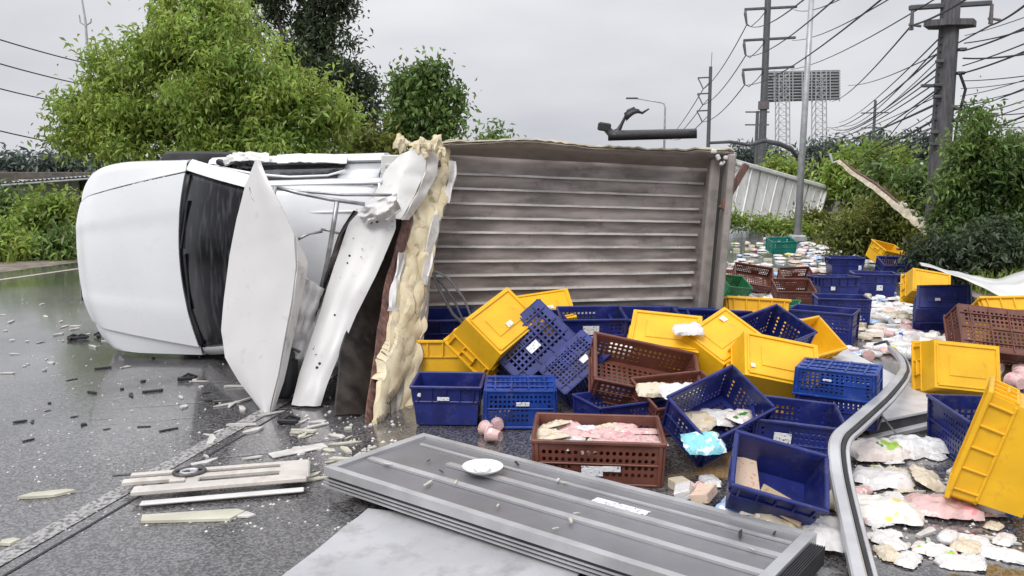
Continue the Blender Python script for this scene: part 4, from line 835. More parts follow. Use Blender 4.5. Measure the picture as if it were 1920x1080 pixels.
# --- heap against the box floor
crate('navy',826,622,.3,(0,-.1,1),(1,.1,0),'dark blue crate in the shadow right behind the foam wall')
crate('yellow',832,678,.2,(0,.2,1),(1,.05,0),'shaded yellow crate tucked beside the foot of the foam wall')
crate('navy',842,748,.15,(0,-.05,1),(1,-.05,.02),'dark blue solid crate on the road at the foot of the foam wall',[('side-',-.02,.22,.10,.03,'sticker'),('side-',-.22,.25,.03,.03,'sticker')],sc=(.8,.8,.85))
crate('yellow',930,620,.52,(-.38,.62,-.62),(.66,.40,.55),'tilted yellow crate with its base up, leftmost of the yellow heap',[Bot(.0,.05,.06,.04,'sticker_pink')])
crate('yellow',1018,600,.46,(.05,.55,-.8),(1,.12,.12),'yellow crate base-up just behind the tilted yellow one',[Bot(.05,.03,.08,.04,'sticker_pink')])
crate('blue',992,664,.34,(-.05,.80,-.45),(.72,.30,.62),'dark blue lattice crate tipped up under the tilted yellow crate',[Bot(-.02,.05,.10,.06)])
crate('toplitblue',975,752,.15,(0,.06,-1),(1,.0,0),'top-lit blue crate upside down in front of the heap, behind the brown crate',[('side+',.02,.1,.1,.03,'sticker')],sc=(.85,.85,.9))
crate('blue',1080,718,.17,(.25,.6,-.6),(.62,.1,.72),'blue crate standing on its corner left of the open brown tray',[Bot(.08,.06,.08,.06),('side-',.1,.15,.10,.06,'sticker')],sc=(.8,.8,.6))
crate('blue',1108,616,.45,(0,-.12,.95),(1,.05,-.04),'upright blue crate with a white label, against the ribbed box floor',[('side-',-.03,.19,.14,.08,'sticker')],sc=(.9,.9,.9))
crate('navy',1205,622,.38,(0,-.1,1),(1,.0,-.03),'dark blue crate half hidden between the upright blue crate and the yellow pair',[('side-',.06,.22,.08,.03,'sticker')])
crate('toplitblue',1272,606,.36,(0,.1,1),(1,.1,.05),'blue crate beside the bottom of the box door post')
crate('yellow',1246,646,.42,(.10,.58,-.78),(.92,-.05,-.30),'long yellow crate base-up behind the open brown tray')
crate('yellow',1345,655,.40,(-.15,.55,-.80),(.70,.55,.32),'yellow crate base-up at the middle of the heap, right of the long one',[Bot(.12,-.1,.05,.05,'sticker_pink')])
crate('blue',1352,636,.30,(.1,-.5,.8),(.8,.3,-.4),'blue crate rim showing behind the yellow pair near the door post')
crate('brown',1205,712,.27,(.20,-.48,.86),(.90,.06,-.26),'open brown perforated tray tilted on the heap with packets inside',sc=(1.08,1.05,.85))
front_crate=crate('brown',1120,842,.13,(0,-.03,1),(1,-.09,0),'dark brown perforated crate at the front of the heap, full of packets',[('side-',-.03,.085,.11,.055,'sticker'),('side-',.07,.10,.09,.03,'sticker')],low=.0,sc=(1.04,1,1))
crate('blue',1342,792,.24,(.06,-.55,.75),(.78,.28,.40),'open blue crate tipped towards the camera, centre of the heap',sc=(.86,.86,.9))
crate('blue',1486,818,.15,(.05,-.15,1),(.98,-.18,-.10),'blue crate with a handle slot and a label, right of the tipped open crate',[('side-',-.1,.18,.11,.07,'sticker'),('end+',.05,.2,.04,.03,'sticker')],sc=(.86,.86,.9))
near_crate=crate('navy',1448,930,.17,(.08,-.55,.74),(.86,-.02,-.40),'open dark blue crate tipped forward with cardboard in it, nearest the camera',sc=(.72,.72,.70))
crate('yellow',1450,706,.30,(-.10,.66,-.68),(.92,.10,-.34),'largest yellow crate base-up at the right of the heap, above the tipped blue crate',[Bot(-.2,.1,.03,.03,'sticker_pink')])
crate('blue',1572,764,.19,(0,0,-1),(.86,-.50,0),'lower crate of the two blue crates stacked upside down',low=.115,sc=(.84,.84,.60))
crate('toplitblue',1572,712,.37,(0,0,-1),(.86,-.50,0),'upper crate of the two blue crates stacked upside down',[('side+',-.05,.1,.06,.02,'sticker')],low=.285,sc=(.84,.84,.60))
crate('yellow',1408,598,.36,(.05,.30,.95),(1,.06,.0),'yellow crate at the back of the heap near the green crate')
crate('blue',1440,640,.34,(.10,-.42,.85),(.80,.40,.36),'blue crate with its lattice inside showing, under the back yellow crate')
crate('yellow',1515,650,.22,(.45,-.50,.75),(.45,.75,-.3),'yellow crate tipped open right of the lattice-inside blue crate',sc=(.85,.85,.85))
crate('navy',1000,640,.36,(.2,-.3,.9),(.9,.3,.2),'dark blue crate mostly hidden behind the tipped lattice crate')
crate('brown',1270,760,.16,(.1,-.3,.95),(.9,.3,.1),'brown tray mostly hidden behind the tipped open blue crate',sc=(.8,.8,.9))
crate('blue',1160,770,.14,(0,0,1),(.9,.4,0),'blue crate in the dark gap between the two brown crates',low=.004,sc=(.85,.85,.8))
# --- middle distance
crate('blue',1543,612,.14,(0,0,1),(.84,-.54,0),'large blue crate standing behind the white panel strip',[('side-',-.18,.17,.08,.08,'sticker')],low=.004,sc=(1.1,1,1.1))
crate('blue',1576,580,.14,(0,0,1),(.97,-.2,0),'blue crate standing just behind the large standing one',low=.004)
crate('navy',1562,542,.15,(0,.05,1),(1,.05,0),'blue crate in the middle row, beside the brown pair',[('side-',-.1,.16,.06,.05,'sticker')],low=.004)
crate('navy',1583,500,.15,(0,0,1),(1,-.1,0),'farthest blue crate, standing alone on the road edge',[('side-',.2,.15,.05,.08,'sticker')],low=.004)
crate('navy',1637,533,.15,(0,0,1),(1,-.25,0),'blue crate with a white patch right of the middle row',[('side-',.05,.12,.08,.08,'sticker')],low=.004)
crate('blue',1682,512,.15,(0,-.3,1),(1,-.1,0),'blue crate near the verge left of the white sheet',[('side-',0,.15,.14,.05,'sticker')],low=.004)
crate('yellow',1660,488,.2,(.3,-.3,.8),(.8,.4,-.35),'small far yellow crate lying in the grass')
crate('yellow',1738,538,.42,(.05,.80,-.50),(.97,-.1,-.2),'yellow crate under the tip of the white sheet',sc=(.82,.82,.82))
crate('navy',1768,592,.2,(.35,.5,-.75),(.85,-.5,.1),'dark blue crate lying below the yellow crate under the white sheet',[Bot(-.05,.05,.05,.04)])
crate('yellow',1888,606,.35,(0,.6,.8),(1,-.1,-.05),'yellow crate edge behind the big brown tray at the right edge')
crate('brown',1864,642,.26,(.05,.72,-.58),(.97,-.05,-.17),'big brown crate tipped showing its ribbed base at the right edge')
crate('yellow',1795,714,.19,(.03,.92,-.38),(.99,-.05,-.10),'upright yellow crate showing its flat base, right of the white panel',sc=(.9,.95,.8))
crate('yellow',1884,856,.29,(-.80,.52,.26),(.24,-.12,.95),'yellow crate standing on end at the lower right edge',sc=(.95,.9,1))
crate('blue',1842,812,.14,(0,0,1),(.12,1,0),'narrow blue crate end standing behind the lower right yellow crate',low=.004)
crate('brown',1410,536,.15,(.05,-.70,.70),(.93,.1,-.33),'brown tray tilted on the road behind the door post',sc=(.8,.8,.8))
crate('brown',1492,526,.15,(0,-.5,.85),(1,.05,.02),'far brown tray left of the middle blue crate, upper of the pair',sc=(.7,.7,.8))
crate('brown',1486,551,.14,(0,-.40,.9),(1,-.05,.05),'far brown tray left of the middle blue crate, lower of the pair',sc=(.75,.75,.8))
crate('brown',1350,525,.15,(0,0,1),(.3,1,0),'brown tray end peeping out right of the door post')
crate('green',1374,546,.14,(.3,-.4,.85),(.8,.4,-.2),'green crate beside the door post on the road',sc=(.7,.7,.7))
crate('green',1468,592,.14,(0,0,1),(.4,.9,0),'green crate squeezed between yellow and blue crates',sc=(.8,.8,1))
crate('teal',1464,465,.14,(0,-.2,1),(1,.1,0),'tiny far teal crate among the scattered packets')

# ================================================================== PANELS IN THE FOREGROUND
# big grey insulated door lying flat
zt=.20; cA=gnd(610,878,.15); cB=gnd(792,816,.15); cC=gnd(1530,1006,.12); cD=cA+(cC-cB)
dp=empty('door_panel',(cA+cC)/2*1.0,'big grey aluminium-framed insulated door panel lying flat in the foreground','panel'); dp.location.z=.0
pq=[p-dp.location for p in (cA,cB,cC,cD)]; nrm=(pq[1]-pq[0]).cross(pq[3]-pq[0]).normalized()
if nrm.z<0: nrm=-nrm
def ps(s,t,h=0): return bil(pq[0],pq[3],pq[2],pq[1],s,t)+nrm*h          # s along the long side from the left end, t from near edge to far edge
def bar(name,m,s0,t0,s1,t1,w,h,lift,par): return MB().beam(ps(s0,t0,lift),ps(s1,t1,lift),h,w,up=nrm,ch=.004).build(name,m,par)
def block(name,m,s0,s1,t0,t1,h0,h1,par,n=12):
    b=MB(); 
    vs=[]
    for i in range(n+1):
        s=s0+(s1-s0)*i/n
        for (t,h) in ((t0,h0),(t1,h0),(t1,h1),(t0,h1)): vs.append(ps(s,t,h+ (.003*mnoise.noise(Vector((s*5,t*3,1))) if h==h1 else 0)))
    fs=[(4*i+k,4*i+(k+1)%4,4*i+4+(k+1)%4,4*i+4+k) for i in range(n) for k in range(4)]+[(3,2,1,0),(4*n,4*n+1,4*n+2,4*n+3)]; b.add(vs,fs); return fix_normals(b.build(name,m,par))
sk=block('skin','alu_panel',.012,.988,.03,.97,-.015,-.004,dp)
block('core','rubber_light',.006,.994,.012,.988,-.095,-.0155,dp)
for nm,s0,s1,t0,t1 in (('edge_rail',0,1,-.012,.045),('edge_rail',0,1,.955,1.012),('end_rail',0,.022,.046,.954),('end_rail',.978,1,.046,.954)): block(nm,'alu',s0,s1,t0,t1,-.035,.012,dp)
for k in range(3): block('edge_fin','alu',.0,1,-.020-.004*k,-.0121,-.055-.017*k,-.047-.017*k,dp)
for t,s0,s1 in ((.60,.20,.985),(.34,.03,.985)): block('raised_strip','alu',s0,s1,t-.028,t+.028,-.003,.009,dp)
block('raised_strip','alu',.05,.975,.80,.83,-.003,.006,dp)
block('label_sticker','sticker',.575,.70,.62+.03,.74,-.0035,-.0015,dp,2)
for k in range(7): block('gasket_fin','rubber',1.001+.004*k,1.003+.004*k,.05,.9,-.08,.0,dp,1)
# white sheet panel under it
wA,wB,wC_,wD=gnd(690,955,.02),gnd(470,1130,.02),gnd(1010,1200,.02),gnd(1130,1010,.02)
ap=MB(); ctr=(wA+wB+wC_+wD)/4; poly4=[p-ctr for p in (wA,wB,wC_,wD)]
jag=[]
for i in range(4):
    for k in range(8):
        p=poly4[i].lerp(poly4[(i+1)%4],k/8); jag.append((p.x+.012*mnoise.noise(Vector((i*3+k*.7,1,0))),p.y+.012*mnoise.noise(Vector((i*3+k*.7,5,0)))))
ap.slab(jag,-.012,.006); o=fix_normals(ap.build('sheet_panel','panel_white')); o.location=ctr; tag(o,'flat white sheet panel lying under the grey door in the foreground','panel'); o.data.materials[0]=MATS['sheet_floor']
# white panel with the dark core edge under the stacked blue crates
e=empty('wall_panel',(gnd(1640,740).x,gnd(1640,740).y,0),'white wall panel with a dark core edge beneath the stacked blue crates','panel')
P1_,P2_,P3_,P4_=gnd(1488,604,.105),gnd(1788,762,.105),gnd(1632,794,.105),gnd(1400,690,.105)
qq=[p-e.location for p in (P1_,P2_,P3_,P4_)]
def thick(q,h0,h1,name,m,par,sc=1.0):
    c=sum(q,Vector())/4; v=[c+(p-c)*sc for p in q]; b=MB().add([p+Vector((0,0,h0)) for p in v]+[p+Vector((0,0,h1)) for p in v],[(3,2,1,0),(4,5,6,7)]+[(i,(i+1)%4,4+(i+1)%4,4+i) for i in range(4)]); return fix_normals(b.build(name,m,par))
thick(qq,-.008,.006,'white_skin','panel_white',e); thick(qq,-.085,-.0085,'dark_core','rubber_light',e,.985); thick(qq,-.098,-.0855,'lower_skin','alu',e,1.02)
MB().beam(gnd(1612,828,.04)-e.location,gnd(1790,786,.04)-e.location,.05,.035).build('edge_rail','alu',e); MB().beam(gnd(1650,775,.2)-e.location,gnd(1690,826,.03)-e.location,.016,.01).build('bent_bracket','steel',e)
# bent aluminium frame on the right
fr=empty('door_frame',gnd(1600,900),'bent aluminium door frame snaking from the road to the lower right foreground','frame')
pp=[(1668,652,.22),(1688,672,.27),(1694,692,.30),(1690,702,.31),(1682,714,.32),(1655,744,.32),(1622,773,.31),(1590,801,.31),(1574,815,.30),(1566,830,.29),(1564,850,.27),(1570,900,.21),(1588,985,.14),(1612,1090,.09)]
path=[gnd(u,v,z)-fr.location for u,v,z in pp]
def prof(name,m,off,w,h,lift):
    rows=[]; k=len(path); fine=[]
    for i in range(k-1):
        for q in range(5):
            t=q/5; p0,p1_,p2_,p3_=path[max(i-1,0)],path[i],path[i+1],path[min(i+2,k-1)]; fine.append(.5*((2*p1_)+(-p0+p2_)*t+(2*p0-5*p1_+4*p2_-p3_)*t*t+(-p0+3*p1_-3*p2_+p3_)*t**3))
    fine.append(path[-1]); n=len(fine); vs=[]
    for i,p in enumerate(fine):
        tg=(fine[min(i+1,n-1)]-fine[max(i-1,0)]).normalized(); sx=tg.cross(Vector((0,0,1))).normalized(); up=sx.cross(tg); g=.55+.45*min(1,i/(n*.45))
        c=p+sx*off*g+up*lift
        for dx,dz_ in ((-1,-1),(-1,.7),(-.7,1),(.7,1),(1,.7),(1,-1)): vs.append(c+sx*w*g*dx/2+up*h*dz_/2)
    fs=[(6*i+j,6*i+(j+1)%6,6*i+6+(j+1)%6,6*i+6+j) for i in range(n-1) for j in range(6)]+[(5,4,3,2,1,0),tuple(6*(n-1)+j for j in range(6))]
    return fix_normals(MB().add(vs,fs).build(name,m,fr))
prof('outer_rail','alu',0,.058,.04,0); prof('rubber_gasket','rubber',-.042,.02,.026,-.004); prof('inner_lip','alu',-.063,.02,.018,-.008)
MB().tube([gnd(1640,646,.12)-fr.location,gnd(1662,640,.2)-fr.location,gnd(1672,655,.2)-fr.location],.012,6).build('broken_end','black_plastic',fr)
# white sheet drooping at the far right
rows=[]
for i in range(31):
    s=i/30; up_=at(1724+ (1990-1724)*s, 492+ (524-492)*min(1,s*2.2) - 62*max(0,(s-.55)/.45)**1.3, 8.6-.6*s); dn=at(1728+(1990-1728)*s, 497+ 100*s**1.15, 7.9-1.1*s); row=[]
    for j in range(11):
        t=j/10; p=up_.lerp(dn,t); p+=Vector((0,-.05*math.sin(t*7+s*9)*s,.035*math.sin(t*8+s*5)*s+.02*mnoise.noise(Vector((s*8,t*4,0))))); row.append(p)
    rows.append(row)
c=rows[30][10].copy(); c.z=0; o=fix_normals(MB().shell([[p-c for p in r] for r in rows],.008).build('torn_sheet','sheet_white',None,smooth=True)); o.location=c; tag(o,'crumpled white sheet drooping over the verge at the right edge','sheet')
# long foam strip hung in the shrubs
e=empty('foam_strip',at(1650,360,15)*Vector((1,1,0)),'long broken foam-backed strip caught diagonally in the right shrubs','strip')
pth=[at(1572,302,17.5),at(1600,325,17),at(1640,350,16.3),at(1680,384,15.6),at(1715,414,14.8),at(1742,437,14.2)]
rows=[]
for i in range(26):
    t=i/25; x=t*5; k=min(4,int(x)); p=pth[k].lerp(pth[k+1],x-k)-e.location; w=.035+.045*t+.03*mnoise.noise(Vector((t*20,0,0))); w=abs(w)*(.35+1.2*t*(1.05-t))+.02; rows.append([p+Vector((-w*.6,0,-w+.03*mnoise.noise(Vector((t*31,9,0))))),p+Vector((0,-.02,0)),p+Vector((w*.6,0,w+.05*mnoise.noise(Vector((t*40,4,0)))))])
fix_normals(MB().shell(rows,.02).build('foam_core','foam_pale',e,smooth=True,angle=25)); MB().tube([p-e.location+Vector((.03,-.03,.04)) for p in pth[:5]],[.015,.03,.035,.03,.012],6).build('wood_batten','wood_brown',e)
MB().tube([at(1556,288,17.5)-e.location,at(1561,305,17.5)-e.location,pth[0]-e.location],[.03,.025,.02],6).build('torn_skin','sheet_white',e); 
for k in range(10):
    t=.62+.036*k; x=t*5; kk=min(4,int(x)); p=pth[kk].lerp(pth[kk+1],x-kk)-e.location; MB().box(p+Vector((.06,-.05,.06+.03*math.sin(k*2.3))),(.07,.05,.05),Matrix.Rotation(R(40+25*math.sin(k*1.7)),3,'Y'),.008).build('foam_lump','chip_foam',e)
# cream trim plate with slots and an emblem ring, left foreground
tA_,tB_,tC_=gnd(238,893,.05),gnd(582,866,.05),gnd(575,925,.02); e=empty('grille_trim',(tA_+tC_)/2*Vector((1,1,0)),'cream slotted grille trim with a round emblem lying on the lane line','trim')
ex=(tB_-tA_).normalized(); ey=Vector((ex.y*-1,ex.x,0)).normalized(); Mx=Matrix((ex,ey,ex.cross(ey))).transposed(); LN=(tB_-tA_).length; org=tA_-e.location
def tp_(x,y,z=0): return org+Mx@Vector((x*LN,y*1.4*LN,z))
def tb(name,m,x0,x1,y,w,h=.02,z=0,par=e): return MB().beam(tp_(x0,y,z),tp_(x1,y,z),w*LN,h,up=Mx@Vector((0,0,1)),ch=.004).build(name,m,par)
mat('cream_plastic',(.60,.56,.52),.45,var=.08,dirt=.5,dirtcol=(.30,.22,.16),dscale=7)
tb('top_slat','cream_plastic',.02,.99,.004,.036); tb('middle_slat','cream_plastic',.0,.95,-.072,.052,.024); tb('lower_slat','cream_plastic',.08,.985,-.176,.085,.024); tb('skirt','sheet_white',.14,.97,-.25,.05,.012,-.03); 
MB().box(tp_(.915,-.085),(.17*LN,.26*LN,.022),Mx,.008).build('end_plate','cream_plastic',e); MB().box(tp_(.29,-.075),(.09*LN,.10*LN,.026),Mx,.008).build('cross_piece','cream_plastic',e); MB().box(tp_(.37,-.13),(.07*LN,.18*LN,.020),Mx,.006).build('cross_piece','cream_plastic',e)
rg=MB(); rad=.06*LN
rg.tube([tp_(.34,-.045,.02)+Mx@Vector((rad*1.35*math.cos(a*.2618),rad*math.sin(a*.2618),0)) for a in range(25)],.011,8); ro=rg.build('emblem_ring','steel_dark',e,smooth=True)
MB().tube([tp_(.34,-.045,.02)+Mx@Vector((rad*.8*math.cos(a),rad*.62*math.sin(a),0)) for a in (.5,1.2,2,2.8,3.6,4.4,5.2,5.9)]+[tp_(.34,-.045,.02)+Mx@Vector((rad*.1,-rad*.05,0))],.009,6).build('emblem_letter','alu',ro,smooth=True)
tb('side_stalk','steel_dark',-.08,.02,.02,.012,.012,.0)
# ================================================================== SPILLED GOODS
IT={}
def pouch_mesh(k,m):
    key=('pouch',k,m)
    if key not in IT:
        r_=random.Random(k*13+5); L_,W_=.20+.06*r_.random(),.13+.04*r_.random(); n,q=16,12; top=[];bot=[]
        for i in range(n+1):
            a,b_=[],[]
            for j in range(q+1):
                x,y=-1+2*i/n,-1+2*j/q; d=(1-abs(x)**3.5)*(1-abs(y)**2.6); w=.5+.5*mnoise.noise(Vector((x*1.6+k*3,y*1.6,k))); px=x*L_/2*(1-.10*y*y)+.012*mnoise.noise(Vector((x*3,y*3,k+5))); py=y*W_/2*(1-.12*x*x)+.012*mnoise.noise(Vector((x*3,y*3,k+9)))
                cr_=mnoise.noise(Vector((x*2.3+k,y*2.9,k*1.7))); z=.022*d**.5*(.4+1.1*w)+.016*(abs(cr_)-.2)*d**.3+.006*(1-abs(mnoise.noise(Vector((x*4.5,y*4.5,k+3))))*2)*d**.3; a.append(Vector((px,py,.016+z))); b_.append(Vector((px,py,.012-.011*d)))
            top.append(a);bot.append(b_)
        mb=MB().grid(top); mb.grid([r[::-1] for r in bot]); bm=bmesh.new(); me=mb.mesh('packet',m,True,32); bm.from_mesh(me); bmesh.ops.remove_doubles(bm,verts=bm.verts,dist=.0045); bmesh.ops.recalc_face_normals(bm,faces=bm.faces); bm.to_mesh(me); bm.free(); me.set_sharp_from_angle(angle=R(48)); IT[key]=me
    return IT[key]
def carton_mesh(m,d=(.16,.10,.06)):
    key=('carton',m,d)
    if key not in IT: IT[key]=MB().box((0,0,d[2]/2),d,None,.004).mesh('carton',m)
    return IT[key]
def tub_mesh(m):
    key=('tub',m)
    if key not in IT: IT[key]=MB().lathe([(.001,0),(.034,0),(.046,.075),(.052,.078),(.052,.086),(.046,.088),(.001,.088)],14).mesh('tub',m,True,40)
    return IT[key]
def bottle_meshes(capm):
    if ('bottle','b') not in IT: IT[('bottle','b')]=MB().lathe([(.001,0),(.032,.002),(.038,.02),(.038,.11),(.034,.14),(.018,.17),(.016,.18),(.001,.181)],14).mesh('bottle','bottle_white',True,45)
    if ('cap',capm) not in IT: IT[('cap',capm)]=MB().lathe([(.001,.176),(.02,.176),(.021,.20),(.018,.205),(.001,.205)],12).mesh('cap',capm,True,40)
    return IT[('bottle','b')],IT[('cap',capm)]
def loaf_mesh(m):
    key=('loaf',m)
    if key not in IT:
        bm=bmesh.new(); bmesh.ops.create_icosphere(bm,subdivisions=3,radius=1)
        for v in bm.verts:
            c=v.co.copy(); v.co=Vector((.12*math.copysign(abs(c.x)**.7,c.x),.06*math.copysign(abs(c.y)**.7,c.y),.036*math.copysign(abs(c.z)**.7,c.z)+.033))*(1+.16*mnoise.noise(c*2.2)+.10*(.3-abs(mnoise.noise(c*5))))
        me=bpy.data.meshes.new('loaf'); bm.to_mesh(me); bm.free(); me.polygons.foreach_set('use_smooth',[True]*len(me.polygons)); me.materials.append(MATS[m]); IT[key]=me
    return IT[key]
def put(name,me,loc,label,cat,rz=None,tilt=0,sc=1,group=None,children=(),axis='X'):
    o=bpy.data.objects.new(name,me); link(o); o.matrix_world=Matrix.Translation(loc)@Matrix.Rotation(random.uniform(0,6.28) if rz is None else rz,4,'Z')@Matrix.Rotation(tilt,4,axis)@Matrix.Diagonal((sc,sc,min(sc,.7) if name=='broken_shard' else sc,1)); tag(o,label,cat,group)
    for nm,cm in children: inst(nm,cm,o)
    return o
COLN={'pk_white':'white','pk_cream':'cream','pk_pink':'pink','pk_clear':'clear plastic','pk_blue':'blue and white','pk_cyan':'cyan','pk_green':'pink and green','pk_yellow':'yellow and white','card':'cardboard','card_print':'printed'}
def packet(u,v,z,m,label,k=None,rz=None,tilt=0,sc=1,group=None): return put('packet',pouch_mesh(random.randrange(6) if k is None else k,m),gnd(u,v,z),label,'packet',rz,tilt,sc,group)
def carton(u,v,z,m,label,rz=0,tilt=0,sc=1,d=(.16,.10,.06),group=None): return put('carton',carton_mesh(m,d),gnd(u,v,z),label,'carton',rz,tilt,sc,group)
def bottle(u,v,z,label,capm='cap_blue',rz=None,lie=True,sc=1,group=None):
    b_,c_=bottle_meshes(capm); return put('bottle',b_,gnd(u,v,z+(.038*sc if lie else 0)),label,'bottle',rz,R(90) if lie else 0,sc,group,[('cap',c_)])
def tub(u,v,z,m,label,tilt=None,sc=1,group=None):
    tilt=R(90) if tilt is None else tilt; return put('tub',tub_mesh(m),gnd(u,v,z+(.046*sc if tilt else 0)),label,'tub',None,tilt,sc,group)
# --- single ones the photo shows clearly
packet(1768,960,.0,'pk_pink','large limp pale pink bag on the road at the lower right',1,R(-15),0,1.6)
packet(1735,905,.0,'pk_cream','cream crumpled bag standing up behind the large pale pink bag',2,R(70),R(25),1.3)
bottle(1800,930,.0,'white bottle with a blue cap lying beside the cream bag','cap_blue',R(35),True,1.25)
packet(1640,852,.02,'pk_green','pink food packet with lime green leaves beside the bent frame',3,R(10),R(8),1.6)
packet(1655,905,.0,'pk_white','white printed wrapper below the pink and green packet',4,R(-25),0,1.5)
packet(1645,965,.0,'pk_yellow','pale packet with yellow patches beside the bent frame, near the bottom',0,R(-20),0,1.7)
packet(1720,840,.02,'pk_clear','torn clear wrapper under the bent bracket of the white panel',5,R(-10),R(10),1.3)
packet(1545,1010,.02,'pk_white','big white bag wedged between the grey door and the bent frame',2,R(65),0,1.6)
packet(1545,735,.12,'pk_clear','clear plastic bag beside the foot of the stacked blue crates',1,None,R(20),1.2)
for (m,d,p,rz,tl_,l) in (('card_print',(.17,.34,.03),(-.15,.02,.05),12,8,'printed tall carton leaning inside the nearest open blue crate'),('card',(.30,.20,.015),(.08,-.09,.07),-18,-14,'folded cardboard sheet lying in the nearest open blue crate')):
    o=put('carton',carton_mesh(m,d),(0,0,0),l,'carton'); o.matrix_world=near_crate.matrix_world@Matrix.Translation(p)@Matrix.Rotation(R(rz),4,'Z')@Matrix.Rotation(R(tl_),4,'X')
carton(1322,935,.06,'card_print','small printed carton at the corner of the nearest blue crate',R(60),R(-15),1.0,(.16,.09,.05))
carton(1284,930,.05,'pk_white','white printed carton beside the dark brown crate',R(75),R(-20),.8)
packet(1385,955,.06,'pk_blue','blue and white packet on the far edge of the grey door',0,None,0,1.1)
packet(1418,950,.10,'pk_yellow','yellow-capped white packet spilling from the nearest blue crate',3,R(10),R(15),1.0)
packet(1465,975,.06,'pk_cream','tan and white packet spilling onto the grey door corner',4,R(30),R(15),1.4)
packet(1420,975,.06,'pk_cyan','cyan packet on the edge of the grey door',5,None,0,.8)
packet(1300,795,.20,'pk_cream','cream packet at the left inside the tipped open blue crate',1,R(-40),R(15),1.3)
packet(1345,788,.22,'pk_white','white packet in the middle of the tipped open blue crate',2,R(-30),R(15),1.2)
packet(1318,835,.20,'pk_cyan','cyan bag hanging over the lower rim of the tipped blue crate',4,R(10),R(25),1.15)
packet(1392,785,.25,'pk_green','small green and white packet at the right inside the tipped blue crate',0,R(40),R(10),.9)
packet(1275,738,.30,'pk_white','round white packet at the right end of the open brown tray',5,R(15),R(20),1.1)
packet(1225,735,.28,'pk_cream','cream packet in the open brown tray',3,R(0),R(20),1.0)
packet(1290,622,.56,'pk_white','white round bag lying on the long yellow crate',2,0,R(20),1.1)
packet(1165,655,.42,'pk_yellow','bright yellow glove-like scrap hanging on the brown tray corner',1,R(-20),R(50),.9)
packet(1090,628,.40,'pk_white','white crumpled packet behind the corner-standing blue crate',0,R(20),R(30),1.0)
o=put('bowl',None or MB().lathe([(.001,.0),(.06,.0),(.10,.022),(.105,.03),(.098,.028),(.058,.008),(.001,.008)],22).mesh('bowl','bottle_white',True,40),gnd(905,884,.155),'white bowl with yellow food on the grey door','bowl',0); inst('food',MB().lathe([(.001,.012),(.045,.010),(.03,.026),(.001,.034)],12).mesh('food','pk_yellow',True),o)
for k,(u,v) in enumerate(((1880,690),(1905,705),(1890,715),(1915,720),(1868,700),(1900,690))): tub(u,v,.0,'pk_pink','pink and white tub in the cluster at the right edge',None,1.3,group='pink tubs at the right edge')
for k,(u,v) in enumerate(((1722,645),(1738,650),(1752,645),(1760,655),(1772,648))): bottle(u,v,.0,'small white bottle in the cluster below the dark blue crate under the sheet','cap_blue',None,True,1.0,group='white bottles below the dark blue crate')
# packets filling the front brown crate
for k in range(18):
    p=front_crate.matrix_world@Vector((-.25+.10*(k%6)+random.uniform(-.02,.02),-.13+.13*(k//6)+random.uniform(-.02,.02),.165+random.uniform(0,.05))); m=random.choice(['pk_pink','pk_cream','pk_pink','pk_clear'])
    put('packet',pouch_mesh(k%6,m),p,'%s packet in the full dark brown crate'%COLN[m],'packet',random.uniform(-.7,.7),R(random.uniform(-25,25)),.8,'%s packets in the dark brown crate'%COLN[m])
# cups in the gap beside the top-lit blue crate
for k in range(5): tub(935+random.uniform(-12,12),778+10*k,.0,'pk_pink','small pink tub in the gap between the two blue crates on the left',None,1,group='tubs between the left blue crates')
# --- scattered fields
def field(n,u0,u1,v0,v1,where,weights,grp,scale=1.0,skip=()):
    pts=[]
    tries=0
    while len(pts)<n and tries<n*40:
        tries+=1; u,v=random.uniform(u0,u1),v0+(v1-v0)*random.random()
        if any(a<=u<=c and b<=v<=d for a,b,c,d in skip): continue
        g_=gnd(u,v)
        if any((g_-p).length<.13*scale for p in pts): continue
        pts.append(g_); kind=random.choices(['packet','loaf','tub','bottle','carton'],weights)[0]; m=random.choices(['pk_white','pk_cream','pk_pink','pk_clear','pk_blue','pk_yellow','pk_green'],[5,4,1.3,2.5,.7,.6,.3])[0]
        if kind=='packet': packet(u,v,.0,m,f'{COLN[m]} packet {where}',None,None,R(random.uniform(-8,8)),scale*random.uniform(.8,1.3),group=f'{COLN[m]} packets {grp}')
        elif kind=='loaf': put('packed_loaf',loaf_mesh(m),gnd(u,v,0),f'{COLN[m]} wrapped loaf {where}','loaf',None,0,scale*random.uniform(.8,1.15),f'{COLN[m]} loaves {grp}')
        elif kind=='tub': tub(u,v,0,m,f'{COLN[m]} tub {where}',None,scale*random.uniform(.9,1.3),group=f'{COLN[m]} tubs {grp}')
        elif kind=='bottle': bottle(u,v,0,f'white bottle {where}',random.choice(['cap_blue','cap_red']),None,True,scale*random.uniform(.9,1.2),group=f'white bottles {grp}')
        else: carton(u,v,0,m,f'{COLN[m]} carton {where}',random.uniform(0,6),0,scale,group=f'{COLN[m]} cartons {grp}')
CRB=[(1525,520,1600,560),(1553,484,1613,515),(1600,510,1672,555),(1648,495,1712,525),(1480,570,1608,640),(1525,555,1622,605),(1712,560,1830,622)]
field(64,1368,1575,446,508,'strewn far up the road beside the verge',[6,2,2,1,1],'far up the road',1.0)
field(44,1480,1650,456,494,'strewn along the weeds of the verge',[6,3,1,0,1],'along the verge',1.2)
field(100,1345,1700,508,600,'scattered among the crates in the middle distance',[6,3,2,1,1],'among the middle crates',.9,CRB)
field(70,1590,1730,560,670,'spilled on the road beyond the bent frame',[6,5,1,1,.5],'beyond the bent frame',.85,CRB)
field(26,1690,1800,625,668,'spilled in front of the big brown crate',[3,1,3,3,0],'before the brown crate',1.0)
